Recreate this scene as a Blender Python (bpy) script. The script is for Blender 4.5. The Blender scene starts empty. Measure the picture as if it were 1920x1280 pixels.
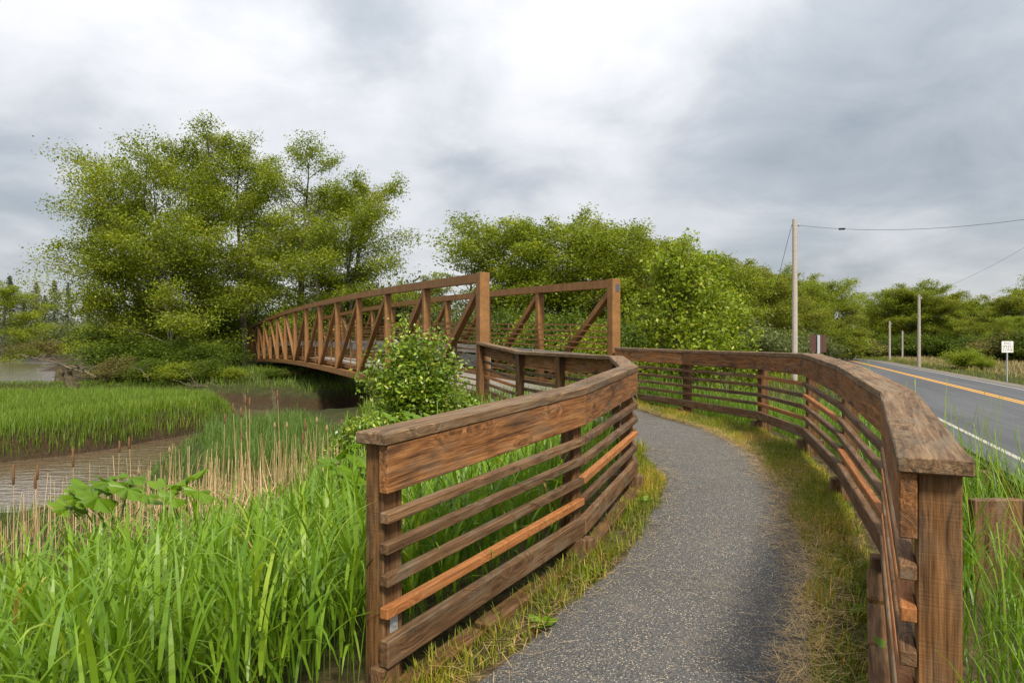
import bpy, bmesh, math, random
import numpy as np
from mathutils import Vector, Matrix

# ------------------------------------------------------------------ camera, sky, sun, exposure
scn = bpy.context.scene
COL = scn.collection
R = math.radians
cam_d = bpy.data.cameras.new('camera'); cam = bpy.data.objects.new('camera', cam_d); COL.objects.link(cam)
cam_d.sensor_width = 36; cam_d.lens = 24; cam_d.clip_start = .05; cam_d.clip_end = 6000
cam.location = (0, 0, 1.77); cam.rotation_euler = (R(90), 0, 0)
scn.camera = cam
vs = scn.view_settings
vs.view_transform = 'Standard'; vs.look = 'None'; vs.gamma = 1; vs.use_curve_mapping = False
vs.exposure = 2.0

SUN_EL, SUN_AZ = 47, 163          # azimuth clockwise from +Y: behind the camera, to its right
sun_d = bpy.data.lights.new('sun', 'SUN'); sun = bpy.data.objects.new('sun', sun_d); COL.objects.link(sun)
sun_d.energy = 1.5; sun_d.angle = R(10); sun_d.color = (1, .91, .76)
sv = Vector((math.sin(R(SUN_AZ))*math.cos(R(SUN_EL)), math.cos(R(SUN_AZ))*math.cos(R(SUN_EL)), math.sin(R(SUN_EL))))
sun.rotation_euler = sv.to_track_quat('Z', 'Y').to_euler()

class NT:
    """small helper to write node trees"""
    def __init__(s, tree): s.t = tree; s.n = tree.nodes; s.l = tree.links
    def add(s, typ, **kw):
        n = s.n.new(typ)
        for k, v in kw.items(): setattr(n, k, v)
        return n
    def put(s, sock, v):
        if hasattr(v, 'is_linked') or isinstance(v, bpy.types.NodeSocket): s.l.new(v, sock)
        else:
            if isinstance(v, (tuple, list)) and len(v) == 3 and sock.type == 'RGBA': v = (*v, 1)
            sock.default_value = v
    def math(s, op, a, b=0.0, c=None, clamp=False):
        n = s.add('ShaderNodeMath', operation=op); n.use_clamp = clamp
        s.put(n.inputs[0], a); s.put(n.inputs[1], b)
        if c is not None: s.put(n.inputs[2], c)
        return n.outputs[0]
    def vmath(s, op, a, b=(0, 0, 0)):
        n = s.add('ShaderNodeVectorMath', operation=op); s.put(n.inputs[0], a); s.put(n.inputs[1], b)
        return n.outputs['Value'] if op in ('DOT_PRODUCT', 'LENGTH') else n.outputs[0]
    def noise(s, vec, scale, detail=3, rough=.5, dist=0):
        n = s.add('ShaderNodeTexNoise'); s.put(n.inputs['Vector'], vec)
        n.inputs['Scale'].default_value = scale; n.inputs['Detail'].default_value = detail
        n.inputs['Roughness'].default_value = rough; n.inputs['Distortion'].default_value = dist
        return n.outputs['Fac']
    def ramp(s, fac, stops, interp='LINEAR'):
        n = s.add('ShaderNodeValToRGB'); s.put(n.inputs[0], fac); cr = n.color_ramp; cr.interpolation = interp
        while len(cr.elements) < len(stops): cr.elements.new(.5)
        for e, (p, c) in zip(cr.elements, stops):
            e.position = p; e.color = (*c, 1) if len(c) == 3 else c
        return n.outputs[0]
    def mix(s, fac, a, b, mode='MIX'):
        n = s.add('ShaderNodeMix', data_type='RGBA', blend_type=mode)
        s.put(n.inputs[0], fac); s.put(n.inputs[6], a); s.put(n.inputs[7], b)
        return n.outputs[2]
    def smooth(s, x, lo, hi):
        n = s.add('ShaderNodeMapRange', interpolation_type='SMOOTHSTEP')
        s.put(n.inputs[0], x); n.inputs[1].default_value = lo; n.inputs[2].default_value = hi
        return n.outputs[0]

def pxdir(px, py):
    v = Vector(((px-960)/1280, 1, (640-py)/1280)); v.normalize(); return tuple(v)

world = bpy.data.worlds.new('World'); scn.world = world; world.use_nodes = True
w = NT(world.node_tree); w.n.clear()
tc = w.add('ShaderNodeTexCoord').outputs['Generated']
sky = w.add('ShaderNodeTexSky', sky_type='NISHITA', sun_disc=False, sun_elevation=R(SUN_EL), sun_rotation=R(SUN_AZ))
sep = w.add('ShaderNodeSeparateXYZ'); w.put(sep.inputs[0], tc)
zz = w.math('ADD', w.math('MAXIMUM', sep.outputs[2], 0.0), .30)
comb = w.add('ShaderNodeCombineXYZ')
w.put(comb.inputs[0], w.math('DIVIDE', sep.outputs[0], zz)); w.put(comb.inputs[1], w.math('DIVIDE', sep.outputs[1], zz))
w.put(comb.inputs[2], 3.7)
n1 = w.noise(comb.outputs[0], .95, 7, .5, .25)
n2 = w.noise(w.vmath('ADD', comb.outputs[0], (7.3, 2.1, 4.4)), 2.6, 8, .56, .3)
dens = w.math('ADD', w.math('MULTIPLY', n1, .72), w.math('MULTIPLY', n2, .52)); dens = w.math('SUBTRACT', dens, .13)
# the heavier and the thinner cloud banks where the sky shows them
def bank(px, py, r, amp):
    d = w.vmath('DOT_PRODUCT', tc, pxdir(px, py))
    ang = w.math('ARCCOSINE', w.math('MINIMUM', d, .99999))
    ang = w.math('ADD', ang, w.math('MULTIPLY', w.math('SUBTRACT', n1, .5), .55))
    return w.math('MULTIPLY', w.math('SUBTRACT', 1, w.smooth(ang, 0, r)), amp)
for b in ((1640, 190, .36, .20), (1450, 290, .2, .09), (850, 300, .16, .12), (60, 330, .2, .13), (20, 410, .1, .12), (1830, 330, .16, .08),
          (1000, 80, .30, -.07), (420, 90, .36, -.15), (60, 120, .22, -.06), (1700, 480, .16, -.07), (1280, 180, .1, -.06), (1600, 590, .1, .09)):
    dens = w.math('ADD', dens, bank(*b))
cloud = w.ramp(dens, [(.26, (.60, .598, .605)), (.42, (.55, .55, .56)), (.52, (.465, .472, .49)), (.63, (.335, .357, .383)), (.80, (.22, .25, .28))])
# an overcast sky is about three times as bright overhead as at the horizon
lum = w.math('MULTIPLY', w.math('ADD', 1.0, w.math('MULTIPLY', w.math('MAXIMUM', sep.outputs[2], 0.0), 2.0)), 2.6)
cl = w.vmath('SCALE', cloud); cl.node.inputs['Scale'].default_value = 1; w.l.new(lum, cl.node.inputs['Scale'])
mixs = w.mix(.96, sky.outputs[0], cl)
bg = w.add('ShaderNodeBackground'); w.put(bg.inputs[0], mixs); bg.inputs[1].default_value = .1
wo = w.add('ShaderNodeOutputWorld'); w.l.new(bg.outputs[0], wo.inputs[0])

# ------------------------------------------------------------------ helpers
def tag(o, label=None, cat=None, group=None, kind=None):
    if label: o['label'] = label
    if cat: o['category'] = cat
    if group: o['group'] = group
    if kind: o['kind'] = kind
    return o
def empty(name, loc=(0, 0, 0), rz=0):
    o = bpy.data.objects.new(name, None); COL.objects.link(o); o.location = loc; o.rotation_euler = (0, 0, rz)
    o.empty_display_size = .1
    return o
def np_mesh(name, v, quads, tint=None, mat=None, smooth=False):
    v = np.asarray(v, np.float32); q = np.asarray(quads, np.int32)
    me = bpy.data.meshes.new(name)
    me.vertices.add(len(v)); me.vertices.foreach_set('co', v.ravel())
    k = q.shape[1]
    me.loops.add(q.size); me.loops.foreach_set('vertex_index', q.ravel())
    me.polygons.add(len(q)); me.polygons.foreach_set('loop_start', np.arange(0, q.size, k, dtype=np.int32))
    me.polygons.foreach_set('loop_total', np.full(len(q), k, np.int32))
    if tint is not None:
        a = me.attributes.new('tint', 'FLOAT', 'FACE'); a.data.foreach_set('value', np.asarray(tint, np.float32))
    me.polygons.foreach_set('use_smooth', np.full(len(q), bool(smooth)))
    me.update(calc_edges=True)
    if mat: me.materials.append(mat)
    return me
def link(name, me, parent=None, mat=None):
    o = bpy.data.objects.new(name, me); COL.objects.link(o)
    if parent: o.parent = parent
    if mat: me.materials.append(mat)
    return o
def poly_obj(name, verts, faces, mat, parent=None, bevel=0, matrix=None, smooth=False):
    me = bpy.data.meshes.new(name); bm = bmesh.new()
    vv = [bm.verts.new(v) for v in verts]
    for f in faces: bm.faces.new([vv[i] for i in f])
    bmesh.ops.recalc_face_normals(bm, faces=bm.faces)
    if bevel: bmesh.ops.bevel(bm, geom=list(bm.edges), offset=bevel, segments=1, affect='EDGES', profile=.5)
    if smooth:
        for f in bm.faces: f.smooth = True
    bm.to_mesh(me); bm.free(); me.materials.append(mat)
    o = link(name, me, parent)
    if matrix is not None: o.matrix_basis = matrix
    return o
BOXF = [(0, 1, 2, 3), (4, 7, 6, 5), (0, 4, 5, 1), (1, 5, 6, 2), (2, 6, 7, 3), (3, 7, 4, 0)]
def hexa(name, eight, mat, parent=None, bevel=0):
    """box from 8 world corners (0-3 start face, 4-7 end face); local x runs from start to end"""
    P = [Vector(p) for p in eight]
    a = sum(P[:4], Vector())/4; b = sum(P[4:], Vector())/4
    x = (b-a).normalized(); up = Vector((0, 0, 1)) if abs(x.z) < .9 else Vector((0, 1, 0))
    y = up.cross(x).normalized(); z = x.cross(y)
    M = Matrix((x, y, z)).transposed().to_4x4(); M.translation = a
    Mi = M.inverted()
    return poly_obj(name, [Mi @ p for p in P], BOXF, mat, parent, bevel, M)
def beam(name, p, q, wd, ht, mat, parent=None, bevel=0, side=None):
    """straight member of section wd (along side) x ht"""
    p, q = Vector(p), Vector(q); x = (q-p).normalized()
    s = Vector(side).normalized() if side else Vector((0, 0, 1)).cross(x).normalized()
    u = x.cross(s).normalized(); s = u.cross(x).normalized()
    c = [(-.5, -.5), (.5, -.5), (.5, .5), (-.5, .5)]
    return hexa(name, [p+s*wd*i+u*ht*j for i, j in c]+[q+s*wd*i+u*ht*j for i, j in c], mat, parent, bevel)
def box(name, cx, cy, z0, z1, sx, sy, rz, mat, parent=None, bevel=0):
    c, s = math.cos(rz), math.sin(rz)
    vs_ = []
    for z in (z0, z1):
        for i, j in ((-.5, -.5), (.5, -.5), (.5, .5), (-.5, .5)):
            vs_.append((cx+c*sx*i-s*sy*j, cy+s*sx*i+c*sy*j, z))
    return hexa(name, vs_, mat, parent, bevel)
def tube_np(pts, rad, n=6):
    """tube along a polyline: verts, quads (open ends closed by taper)"""
    P = np.asarray(pts, float); k = len(P)
    T = np.gradient(P, axis=0); T /= np.linalg.norm(T, axis=1)[:, None]+1e-9
    ref = np.where(np.abs(T[:, 2:3]) > .9, np.array([[1., 0, 0]]), np.array([[0, 0, 1.]]))
    A = np.cross(T, ref); A /= np.linalg.norm(A, axis=1)[:, None]+1e-9
    B = np.cross(T, A)
    th = np.linspace(0, 2*np.pi, n, endpoint=False)
    rad = np.broadcast_to(np.asarray(rad, float), (k,))
    V = P[:, None]+rad[:, None, None]*(np.cos(th)[None, :, None]*A[:, None]+np.sin(th)[None, :, None]*B[:, None])
    i = np.arange(k-1)[:, None]*n; j = np.arange(n)[None]; j2 = (j+1) % n
    Q = np.stack([i+j, i+j2, i+n+j2, i+n+j], -1).reshape(-1, 4)
    return V.reshape(-1, 3), Q
class Acc:
    def __init__(s): s.v = []; s.q = []; s.t = []; s.n = 0
    def add(s, v, q, tint=0.0):
        s.v.append(v); s.q.append(np.asarray(q)+s.n); s.n += len(v)
        s.t.append(np.broadcast_to(np.asarray(tint, float), (len(q),)))
        return s
    def mesh(s, name, mat, smooth=False):
        return np_mesh(name, np.concatenate(s.v), np.concatenate(s.q), np.concatenate(s.t), mat, smooth)
def tube_obj(name, pts, rad, mat, parent=None, n=8):
    v, q = tube_np(pts, rad, n)
    return link(name, np_mesh(name, v, q, None, mat, True), parent)
def sstep(a, b, x):
    t = np.clip((np.asarray(x, float)-a)/(b-a), 0, 1); return t*t*(3-2*t)
rng = np.random.default_rng(11)

# ------------------------------------------------------------------ materials
def mat_new(name, rough=.8, spec=.3):
    m = bpy.data.materials.new(name); m.use_nodes = True
    t = NT(m.node_tree); b = t.n['Principled BSDF']
    b.inputs['Roughness'].default_value = rough; b.inputs['Specular IOR Level'].default_value = spec
    return m, t, b
def bump(t, b, h, strength=.3, dist=.01):
    n = t.add('ShaderNodeBump'); n.inputs['Strength'].default_value = strength; n.inputs['Distance'].default_value = dist
    t.put(n.inputs['Height'], h); t.l.new(n.outputs[0], b.inputs['Normal'])
def wood(name, dark, mid, light, grey=.3, stain=.5, rough=.75, kn=1.0):
    m, t, b = mat_new(name, rough, .25)
    oc = t.add('ShaderNodeTexCoord').outputs['Object']; rnd = t.add('ShaderNodeObjectInfo').outputs['Random']
    off = t.add('ShaderNodeCombineXYZ'); t.put(off.inputs[0], t.math('MULTIPLY', rnd, 91)); t.put(off.inputs[1], t.math('MULTIPLY', rnd, 37)); t.put(off.inputs[2], t.math('MULTIPLY', rnd, 53))
    v = t.vmath('ADD', oc, off.outputs[0])
    # knots bend the grain
    vk = t.add('ShaderNodeTexVoronoi'); t.put(vk.inputs['Vector'], t.vmath('MULTIPLY', v, (2.1, 5.2, 5.2))); vk.inputs['Scale'].default_value = 1.0
    kd = vk.outputs['Distance']; knot = t.math('SUBTRACT', 1, t.smooth(kd, .05, .17))
    vg = t.vmath('MULTIPLY', v, (2.0, 46, 46))
    wv = t.vmath('ADD', vg, t.vmath('SCALE', (6, 6, 6)))
    sc = t.vmath('SCALE', (0, 6*kn, 6*kn)); t.l.new(t.math('SUBTRACT', .6, t.smooth(kd, 0, .5)), sc.node.inputs['Scale'])
    g1 = t.noise(t.vmath('ADD', wv, sc), 1.0, 4, .6, .4)
    g2 = t.noise(t.vmath('MULTIPLY', v, (7, 160, 160)), 1.0, 2, .6)
    saw = t.noise(t.vmath('MULTIPLY', v, (120, 3, 3)), 1.0, 2, .6)
    big = t.noise(t.vmath('MULTIPLY', v, (1.6, 5, 5)), 1.0, 4, .62, .6)
    f = t.math('ADD', t.math('MULTIPLY', g1, .7), t.math('MULTIPLY', g2, .3))
    c = t.ramp(f, [(.36, dark), (.5, mid), (.64, light)])
    c = t.mix(t.math('MULTIPLY', t.smooth(big, .50, .72), stain), c, (.03, .02, .012))
    c = t.mix(t.math('MULTIPLY', t.smooth(t.noise(t.vmath('MULTIPLY', v, (2.2, 8, 8)), 1.3, 4, .6), .45, .7), grey), c, (.19, .155, .105))
    c = t.mix(t.math('MULTIPLY', knot, .6*kn), c, (.045, .02, .01))
    tone = t.math('ADD', .70, t.math('MULTIPLY', rnd, .32))
    hs = t.add('ShaderNodeHueSaturation'); t.put(hs.inputs['Value'], tone); t.put(hs.inputs['Color'], c)
    t.l.new(hs.outputs[0], b.inputs['Base Color'])
    bump(t, b, t.math('ADD', f, t.math('MULTIPLY', saw, .35)), .8, .008)
    return m
M_board = wood('fence board wood', (.055, .022, .007), (.20, .082, .025), (.36, .17, .06), .3, .8)
M_cap = wood('cap rail wood', (.055, .032, .015), (.16, .094, .046), (.29, .19, .105), .55, .6)
M_old = wood('weathered slat wood', (.045, .024, .011), (.125, .064, .027), (.22, .125, .06), .5, .55)
M_new = wood('newer cedar slat wood', (.19, .07, .02), (.31, .12, .036), (.41, .175, .058), .15, .25)
M_post = wood('fence post wood', (.04, .02, .008), (.125, .058, .019), (.21, .105, .038), .2, .9, kn=.2)
M_grey = wood('silver grey plank wood', (.16, .14, .12), (.27, .25, .225), (.36, .34, .31), .5, .3)

def steel_mat():
    m, t, b = mat_new('brown weathering steel', .62, .35)
    oc = t.add('ShaderNodeTexCoord').outputs['Object']
    rnd = t.add('ShaderNodeObjectInfo').outputs['Random']
    v = t.vmath('ADD', oc, t.vmath('SCALE', (9, 9, 9)))
    n = t.noise(t.vmath('MULTIPLY', oc, (9, 9, 1.2)), 1, 4, .6); n2 = t.noise(oc, 2.4, 5, .6); st = t.noise(t.vmath('MULTIPLY', oc, (14, 14, .5)), 1, 3, .6)
    c = t.ramp(t.math('ADD', t.math('MULTIPLY', n, .5), t.math('MULTIPLY', n2, .5)), [(.3, (.12, .058, .019)), (.52, (.205, .098, .030)), (.75, (.275, .135, .042))])
    c = t.mix(t.math('MULTIPLY', t.smooth(st, .52, .72), .4), c, (.10, .055, .03))
    t.l.new(c, b.inputs['Base Color']); bump(t, b, n2, .12, .004)
    return m
M_steel = steel_mat()
def plain(name, col, rough=.7, spec=.3, metal=0, nscale=8, var=.25, bmp=.15):
    m, t, b = mat_new(name, rough, spec); b.inputs['Metallic'].default_value = metal
    oc = t.add('ShaderNodeTexCoord').outputs['Object']
    n = t.noise(oc, nscale, 5, .6)
    lo = tuple(c*(1-var) for c in col); hi = tuple(min(1, c*(1+var)) for c in col)
    t.l.new(t.ramp(n, [(.3, lo), (.7, hi)]), b.inputs['Base Color']); bump(t, b, n, bmp, .01)
    return m
M_galv = plain('galvanised steel', (.42, .45, .46), .45, .5, .6, 30, .15, .05)
M_signw = plain('white sign sheeting', (.72, .72, .70), .5, .4, 0, 5, .04, 0)
M_black = plain('black lettering', (.02, .02, .02), .5)
M_brownsign = plain('brown sign back', (.075, .035, .03), .7)
M_pole = wood('bleached pole wood', (.24, .21, .18), (.36, .32, .28), (.47, .43, .38), .15, .15, kn=.3)
M_conc = plain('grey concrete', (.30, .29, .27), .9, .2, 0, 6, .2, .3)
M_bark = plain('pale alder bark', (.17, .15, .125), .9, .15, 0, 3, .55, .5)
M_barkd = plain('dark bark', (.075, .058, .045), .95, .1, 0, 3, .45, .5)
M_dead = plain('bleached dead wood', (.12, .10, .07), .9, .15, 0, 4, .4, .4)
M_stump = plain('wet mossy stump', (.075, .062, .035), .9, .2, 0, 5, .5, .5)
M_rust = plain('rusted guard rail steel', (.17, .065, .035), .75, .25, .2, 12, .35, .1)
M_wire = plain('dark wire', (.03, .03, .032), .6)
M_plate = plain('blue grey maker plate', (.06, .075, .10), .4, .5)
def leaf_mat(name, stops, trans=.46, rough=.5, spec=.25, tmul=(1.35, 1.25, .5)):
    m = bpy.data.materials.new(name); m.use_nodes = True; t = NT(m.node_tree); b = t.n['Principled BSDF']
    at = t.add('ShaderNodeAttribute', attribute_name='tint').outputs['Fac']
    c = t.ramp(at, stops)
    t.l.new(c, b.inputs['Base Color']); b.inputs['Roughness'].default_value = rough; b.inputs['Specular IOR Level'].default_value = spec
    tr = t.add('ShaderNodeBsdfTranslucent'); t.l.new(t.mix(1.0, c, tmul, 'MULTIPLY'), tr.inputs[0])
    mx = t.add('ShaderNodeMixShader'); mx.inputs[0].default_value = trans
    t.l.new(b.outputs[0], mx.inputs[1]); t.l.new(tr.outputs[0], mx.inputs[2]); t.l.new(mx.outputs[0], t.n['Material Output'].inputs[0])
    return m
L_alder = leaf_mat('alder leaves', [(0, (0.091, 0.132, 0.013)), (0.45, (0.173, 0.231, 0.017)), (0.8, (0.27, 0.317, 0.025)), (1, (0.395, 0.387, 0.04))])
L_alder2 = leaf_mat('olive alder leaves', [(0, (0.093, 0.124, 0.015)), (0.5, (0.181, 0.218, 0.021)), (1, (0.312, 0.312, 0.036))])
L_young = leaf_mat('young poplar leaves', [(0, (0.108, 0.166, 0.013)), (0.5, (0.204, 0.277, 0.021)), (0.85, (0.305, 0.368, 0.035)), (1, (0.492, 0.526, 0.116))])
L_bush = leaf_mat('glossy shrub leaves', [(0, (0.071, 0.132, 0.011)), (0.5, (0.149, 0.234, 0.016)), (0.85, (0.272, 0.36, 0.027)), (1, (0.518, 0.528, 0.108))], .3, .35, .4)
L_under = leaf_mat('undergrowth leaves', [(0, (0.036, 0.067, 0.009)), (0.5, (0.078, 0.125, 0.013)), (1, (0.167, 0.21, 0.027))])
L_willow = leaf_mat('grey willow leaves', [(0, (0.061, 0.086, 0.027)), (0.5, (0.118, 0.149, 0.053)), (1, (0.197, 0.225, 0.098))])
L_brown = leaf_mat('brownish twiggy shrub leaves', [(0, (0.078, 0.073, 0.025)), (0.5, (0.163, 0.144, 0.05)), (1, (0.247, 0.231, 0.08))])
L_lime = leaf_mat('lime green shrub leaves', [(0, (0.103, 0.154, 0.009)), (0.5, (0.188, 0.248, 0.013)), (1, (0.282, 0.325, 0.029))])
L_fir = leaf_mat('spruce needles', [(0, (.022, .036, .022)), (.6, (.05, .066, .04)), (1, (.09, .10, .06))], .12)
L_dry = leaf_mat('brown conifer needles', [(0, (.05, .036, .026)), (.6, (.085, .062, .045)), (1, (.13, .10, .07))], .12)
G_tall = leaf_mat('reed canary grass', [(0, (0.067, 0.141, 0.011)), (0.4, (0.127, 0.243, 0.016)), (0.8, (0.204, 0.329, 0.022)), (0.96, (0.298, 0.395, 0.043)), (1, (0.464, 0.339, 0.103))], .42, .42, .35, (1.3, 1.2, .45))
G_marsh = leaf_mat('marsh sedge', [(0, (0.092, 0.125, 0.015)), (0.35, (0.109, 0.188, 0.016)), (0.75, (0.164, 0.26, 0.022)), (1, (0.284, 0.281, 0.053))], .35, .5, .3)
G_sedge = leaf_mat('dark green sedge', [(0, (0.06, 0.117, 0.022)), (0.6, (0.103, 0.175, 0.033)), (1, (0.156, 0.233, 0.043))], .35, .5, .3)
G_short = leaf_mat('short verge grass', [(0, (0.077, 0.12, 0.009)), (0.45, (0.168, 0.21, 0.013)), (0.72, (0.284, 0.269, 0.022)), (0.86, (0.465, 0.299, 0.058)), (1, (0.645, 0.381, 0.122))], .35)
G_straw = leaf_mat('dry straw', [(0, (0.312, 0.195, 0.078)), (0.5, (0.478, 0.331, 0.147)), (1, (0.624, 0.468, 0.241))], .2, .6)
G_reed = leaf_mat('dry reed stalks', [(0, (0.281, 0.173, 0.085)), (0.5, (0.454, 0.315, 0.169)), (1, (0.626, 0.467, 0.281))], .15, .6)
G_field = leaf_mat('dry field grass', [(0, (0.12, 0.156, 0.022)), (0.3, (0.256, 0.211, 0.083)), (0.7, (0.368, 0.281, 0.143)), (1, (0.44, 0.343, 0.195))], .25, .6)
L_pars = leaf_mat('cow parsnip leaves', [(0, (0.089, 0.171, 0.009)), (0.5, (0.136, 0.248, 0.013)), (1, (0.198, 0.308, 0.022))], .45, .4, .35)
M_cat = plain('cattail seed head', (.15, .08, .042), .95, .1, 0, 40, .3, .6)
M_fluff = plain('shed cattail fluff', (.26, .19, .10), 1, .05, 0, 60, .3, .8)

# ------------------------------------------------------------------ layout of the place (metres; camera stands on the path at the origin)
FL = [(-.59, 3.42, 1.315), (.578, 5.4, 1.407), (1.375, 7.46, 1.502), (1.59, 9.8, 1.563), (.924, 11.6, 1.572), (.262, 13.4, 1.58), (-.60, 14.95, 1.765)]
FR = [(1.432, 2.53, 1.358), (2.645, 4.9, 1.416), (3.426, 7.2, 1.522), (4.04, 9.5, 1.602), (4.253, 11.9, 1.585), (3.54, 14.2, 1.592), (2.47, 16.4, 1.63)]
BO = np.array([-.65, 15.15]); BA = np.array([-.442, .897]); BA = BA/np.linalg.norm(BA); BP = np.array([BA[1], -BA[0]])   # bridge origin, axis, right
BL, BW = 53.0, 3.5
yL = [-12, 3.42]+[p[1] for p in FL[1:]]+[62.7]; xL = [-.59-.585*15.4, -.59]+[p[0] for p in FL[1:]]+[-24]
yR = [-12, 2.53]+[p[1] for p in FR[1:]]+[64.2]; xR = [1.457-.5*14.5, 1.457]+[p[0] for p in FR[1:]]+[-20.9]
def fxL(y): return np.interp(y, yL, xL)
def fxR(y): return np.interp(y, yR, xR)
def path_z(y): return np.interp(y, [2.0, 4.9, 7.2, 9.5, 12, 14, 15.6], [-.02, .07, .175, .24, .25, .30, .40])
def pdist(x, y, poly):
    """distance to a polyline with a value interpolated along it: poly rows (x, y, value)"""
    x = np.asarray(x, float); y = np.asarray(y, float)
    best = np.full(x.shape, 1e9); val = np.zeros(x.shape)
    for (ax, ay, av), (bx, by, bv) in zip(poly[:-1], poly[1:]):
        dx, dy = bx-ax, by-ay; t = np.clip(((x-ax)*dx+(y-ay)*dy)/(dx*dx+dy*dy), 0, 1)
        d = np.hypot(x-ax-t*dx, y-ay-t*dy); k = d < best
        best = np.where(k, d, best); val = np.where(k, av+t*(bv-av), val)
    return best, val
CH1 = [(-60, 14, 5.6), (-20, 14.8, 5.4), (-12.9, 14.7, 5.3), (-11.2, 19.8, 2.3), (-10.5, 24.2, 1.4), (-8.8, 28.8, 2.8), (-5, 32.2, 3.0), (1, 38, 3), (8, 46, 3), (30, 66, 3)]
CH2 = [(-9.2, 29.2, 1.3), (-13, 33.2, 1.1), (-20, 36.4, 1.0), (-45, 43, 1.2)]
ZW = -1.7
RE = np.array([.358, .934]); RE = RE/np.linalg.norm(RE); RN = np.array([RE[1], -RE[0]])
def hnoise(x, y, s=1.0):
    return (np.sin(x*1.7*s+1.3)*np.cos(y*1.31*s+.4)+.6*np.sin(x*3.1*s-y*2.3*s+2.)+.4*np.cos(x*5.3*s+y*4.1*s))/2
def ground(x, y):
    x = np.asarray(x, float); y = np.asarray(y, float)
    pz = path_z(y)
    dl = fxL(y)-x; dr = x-fxR(y)
    z = pz-.035
    zl = np.interp(dl, [0, .25, 1.0, 3, 5.5, 8, 12], [.0, .0, -.14, -.52, -.95, -1.18, -1.22])
    zr = np.interp(dr, [0, .3, 1.5, 3], [0, 0, -.5, -.62])
    z = np.where(dl > 0, pz-.035+zl, z); z = np.where(dr > 0, np.maximum(pz-.035+zr, -.55), z)
    z = np.where((dr > 2.6), -.55+.02*hnoise(x, y, .5), z)
    # the path's bank ends at the abutment
    k = sstep(15.8, 21.5, y)*(dr < .8)
    z = z*(1-k)+k*np.where(dl > 0, np.minimum(z, -.75), -.75)
    yb = np.interp(x, [-70, -36, -29, -20, -13, -7, 0, 12], [80, 62, 46, 40.5, 38, 38, 44, 58])
    z = z+sstep(yb-2.5, yb+5, y)*(-.3-z)*(x < 12)
    # rough marsh edges
    z = z+.05*hnoise(x, y, 1.1)*((dl > .8) | (dr > .8))*np.where(dr > .8, .5, 1)
    for ch, bw, depth in ((CH1, .95, -2.5), (CH2, 1.6, -1.95)):
        d, hw = pdist(x, y, ch); d = d+.25*hnoise(x, y, .9)
        k = 1-sstep(hw-.3, hw+bw, d)
        k = k*np.clip((.2+dl)/1.0+ (y > 17)*5, 0, 1)
        z = z*(1-k)+np.minimum(z, depth)*k
    s = np.minimum(np.minimum((-.640*y-x)/1.19, y-44), 172-y)
    k = sstep(-1.5, 2.5, s+.5*hnoise(x, y, .3)); z = z*(1-k)-2.6*k
    # low rise far off
    far = sstep(172, 200, y); z = z+far*(x < 0)*1.2
    return z

def soil_mat():
    m, t, b = mat_new('marsh ground', .95, .15)
    geo = t.add('ShaderNodeNewGeometry').outputs['Position']
    s = t.add('ShaderNodeSeparateXYZ'); t.put(s.inputs[0], geo)
    n = t.noise(geo, 1.1, 6, .6); n2 = t.noise(geo, 9, 5, .65); n3 = t.noise(geo, 60, 3, .6)
    mud = t.ramp(n2, [(.3, (.022, .015, .007)), (.55, (.046, .031, .014)), (.75, (.072, .05, .024))])
    veg = t.ramp(t.math('ADD', t.math('MULTIPLY', n, .5), t.math('MULTIPLY', n2, .5)), [(.35, (.018, .022, .008)), (.5, (.038, .043, .013)), (.65, (.065, .058, .022))])
    k = t.smooth(t.math('ADD', s.outputs[2], t.math('MULTIPLY', n2, .35)), -.98, -.68)
    thatch = t.ramp(n2, [(.3, (.035, .025, .013)), (.5, (.08, .06, .03)), (.7, (.15, .115, .055))])
    veg = t.mix(t.smooth(s.outputs[2], -.2, -.06), veg, thatch)
    t.l.new(t.mix(k, mud, veg), b.inputs['Base Color'])
    rr = t.add('ShaderNodeMapRange'); t.put(rr.inputs[0], s.outputs[2]); rr.inputs[1].default_value = -1.7; rr.inputs[2].default_value = -1.3; rr.inputs[3].default_value = .38; rr.inputs[4].default_value = .95
    t.l.new(rr.outputs[0], b.inputs['Roughness'])
    bump(t, b, t.math('ADD', n2, t.math('MULTIPLY', n3, .4)), .9, .06)
    return m
M_soil = soil_mat()
def geo(a, b, n): return a*(b/a)**np.linspace(0, 1, n)
gx = np.concatenate([-28-geo(.6, 2800, 38)[::-1], np.arange(-28, -12, .32), np.arange(-12, 6, .2), np.arange(6, 12, .4), 12+geo(.6, 2800, 38)])
gy = np.concatenate([np.arange(-12, 1.5, 1.2), np.arange(1.5, 18, .2), np.arange(18, 48, .35), 48+geo(.6, 3500, 46)])
GX, GY = np.meshgrid(gx, gy); GZ = ground(GX, GY)
nx, ny = len(gx), len(gy)
ii = (np.arange(ny-1)[:, None]*nx+np.arange(nx-1)[None]).ravel()
g_me = np_mesh('ground', np.stack([GX, GY, GZ], -1).reshape(-1, 3), np.stack([ii, ii+1, ii+1+nx, ii+nx], -1), None, M_soil, True)
tag(link('ground', g_me), kind='structure')

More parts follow.
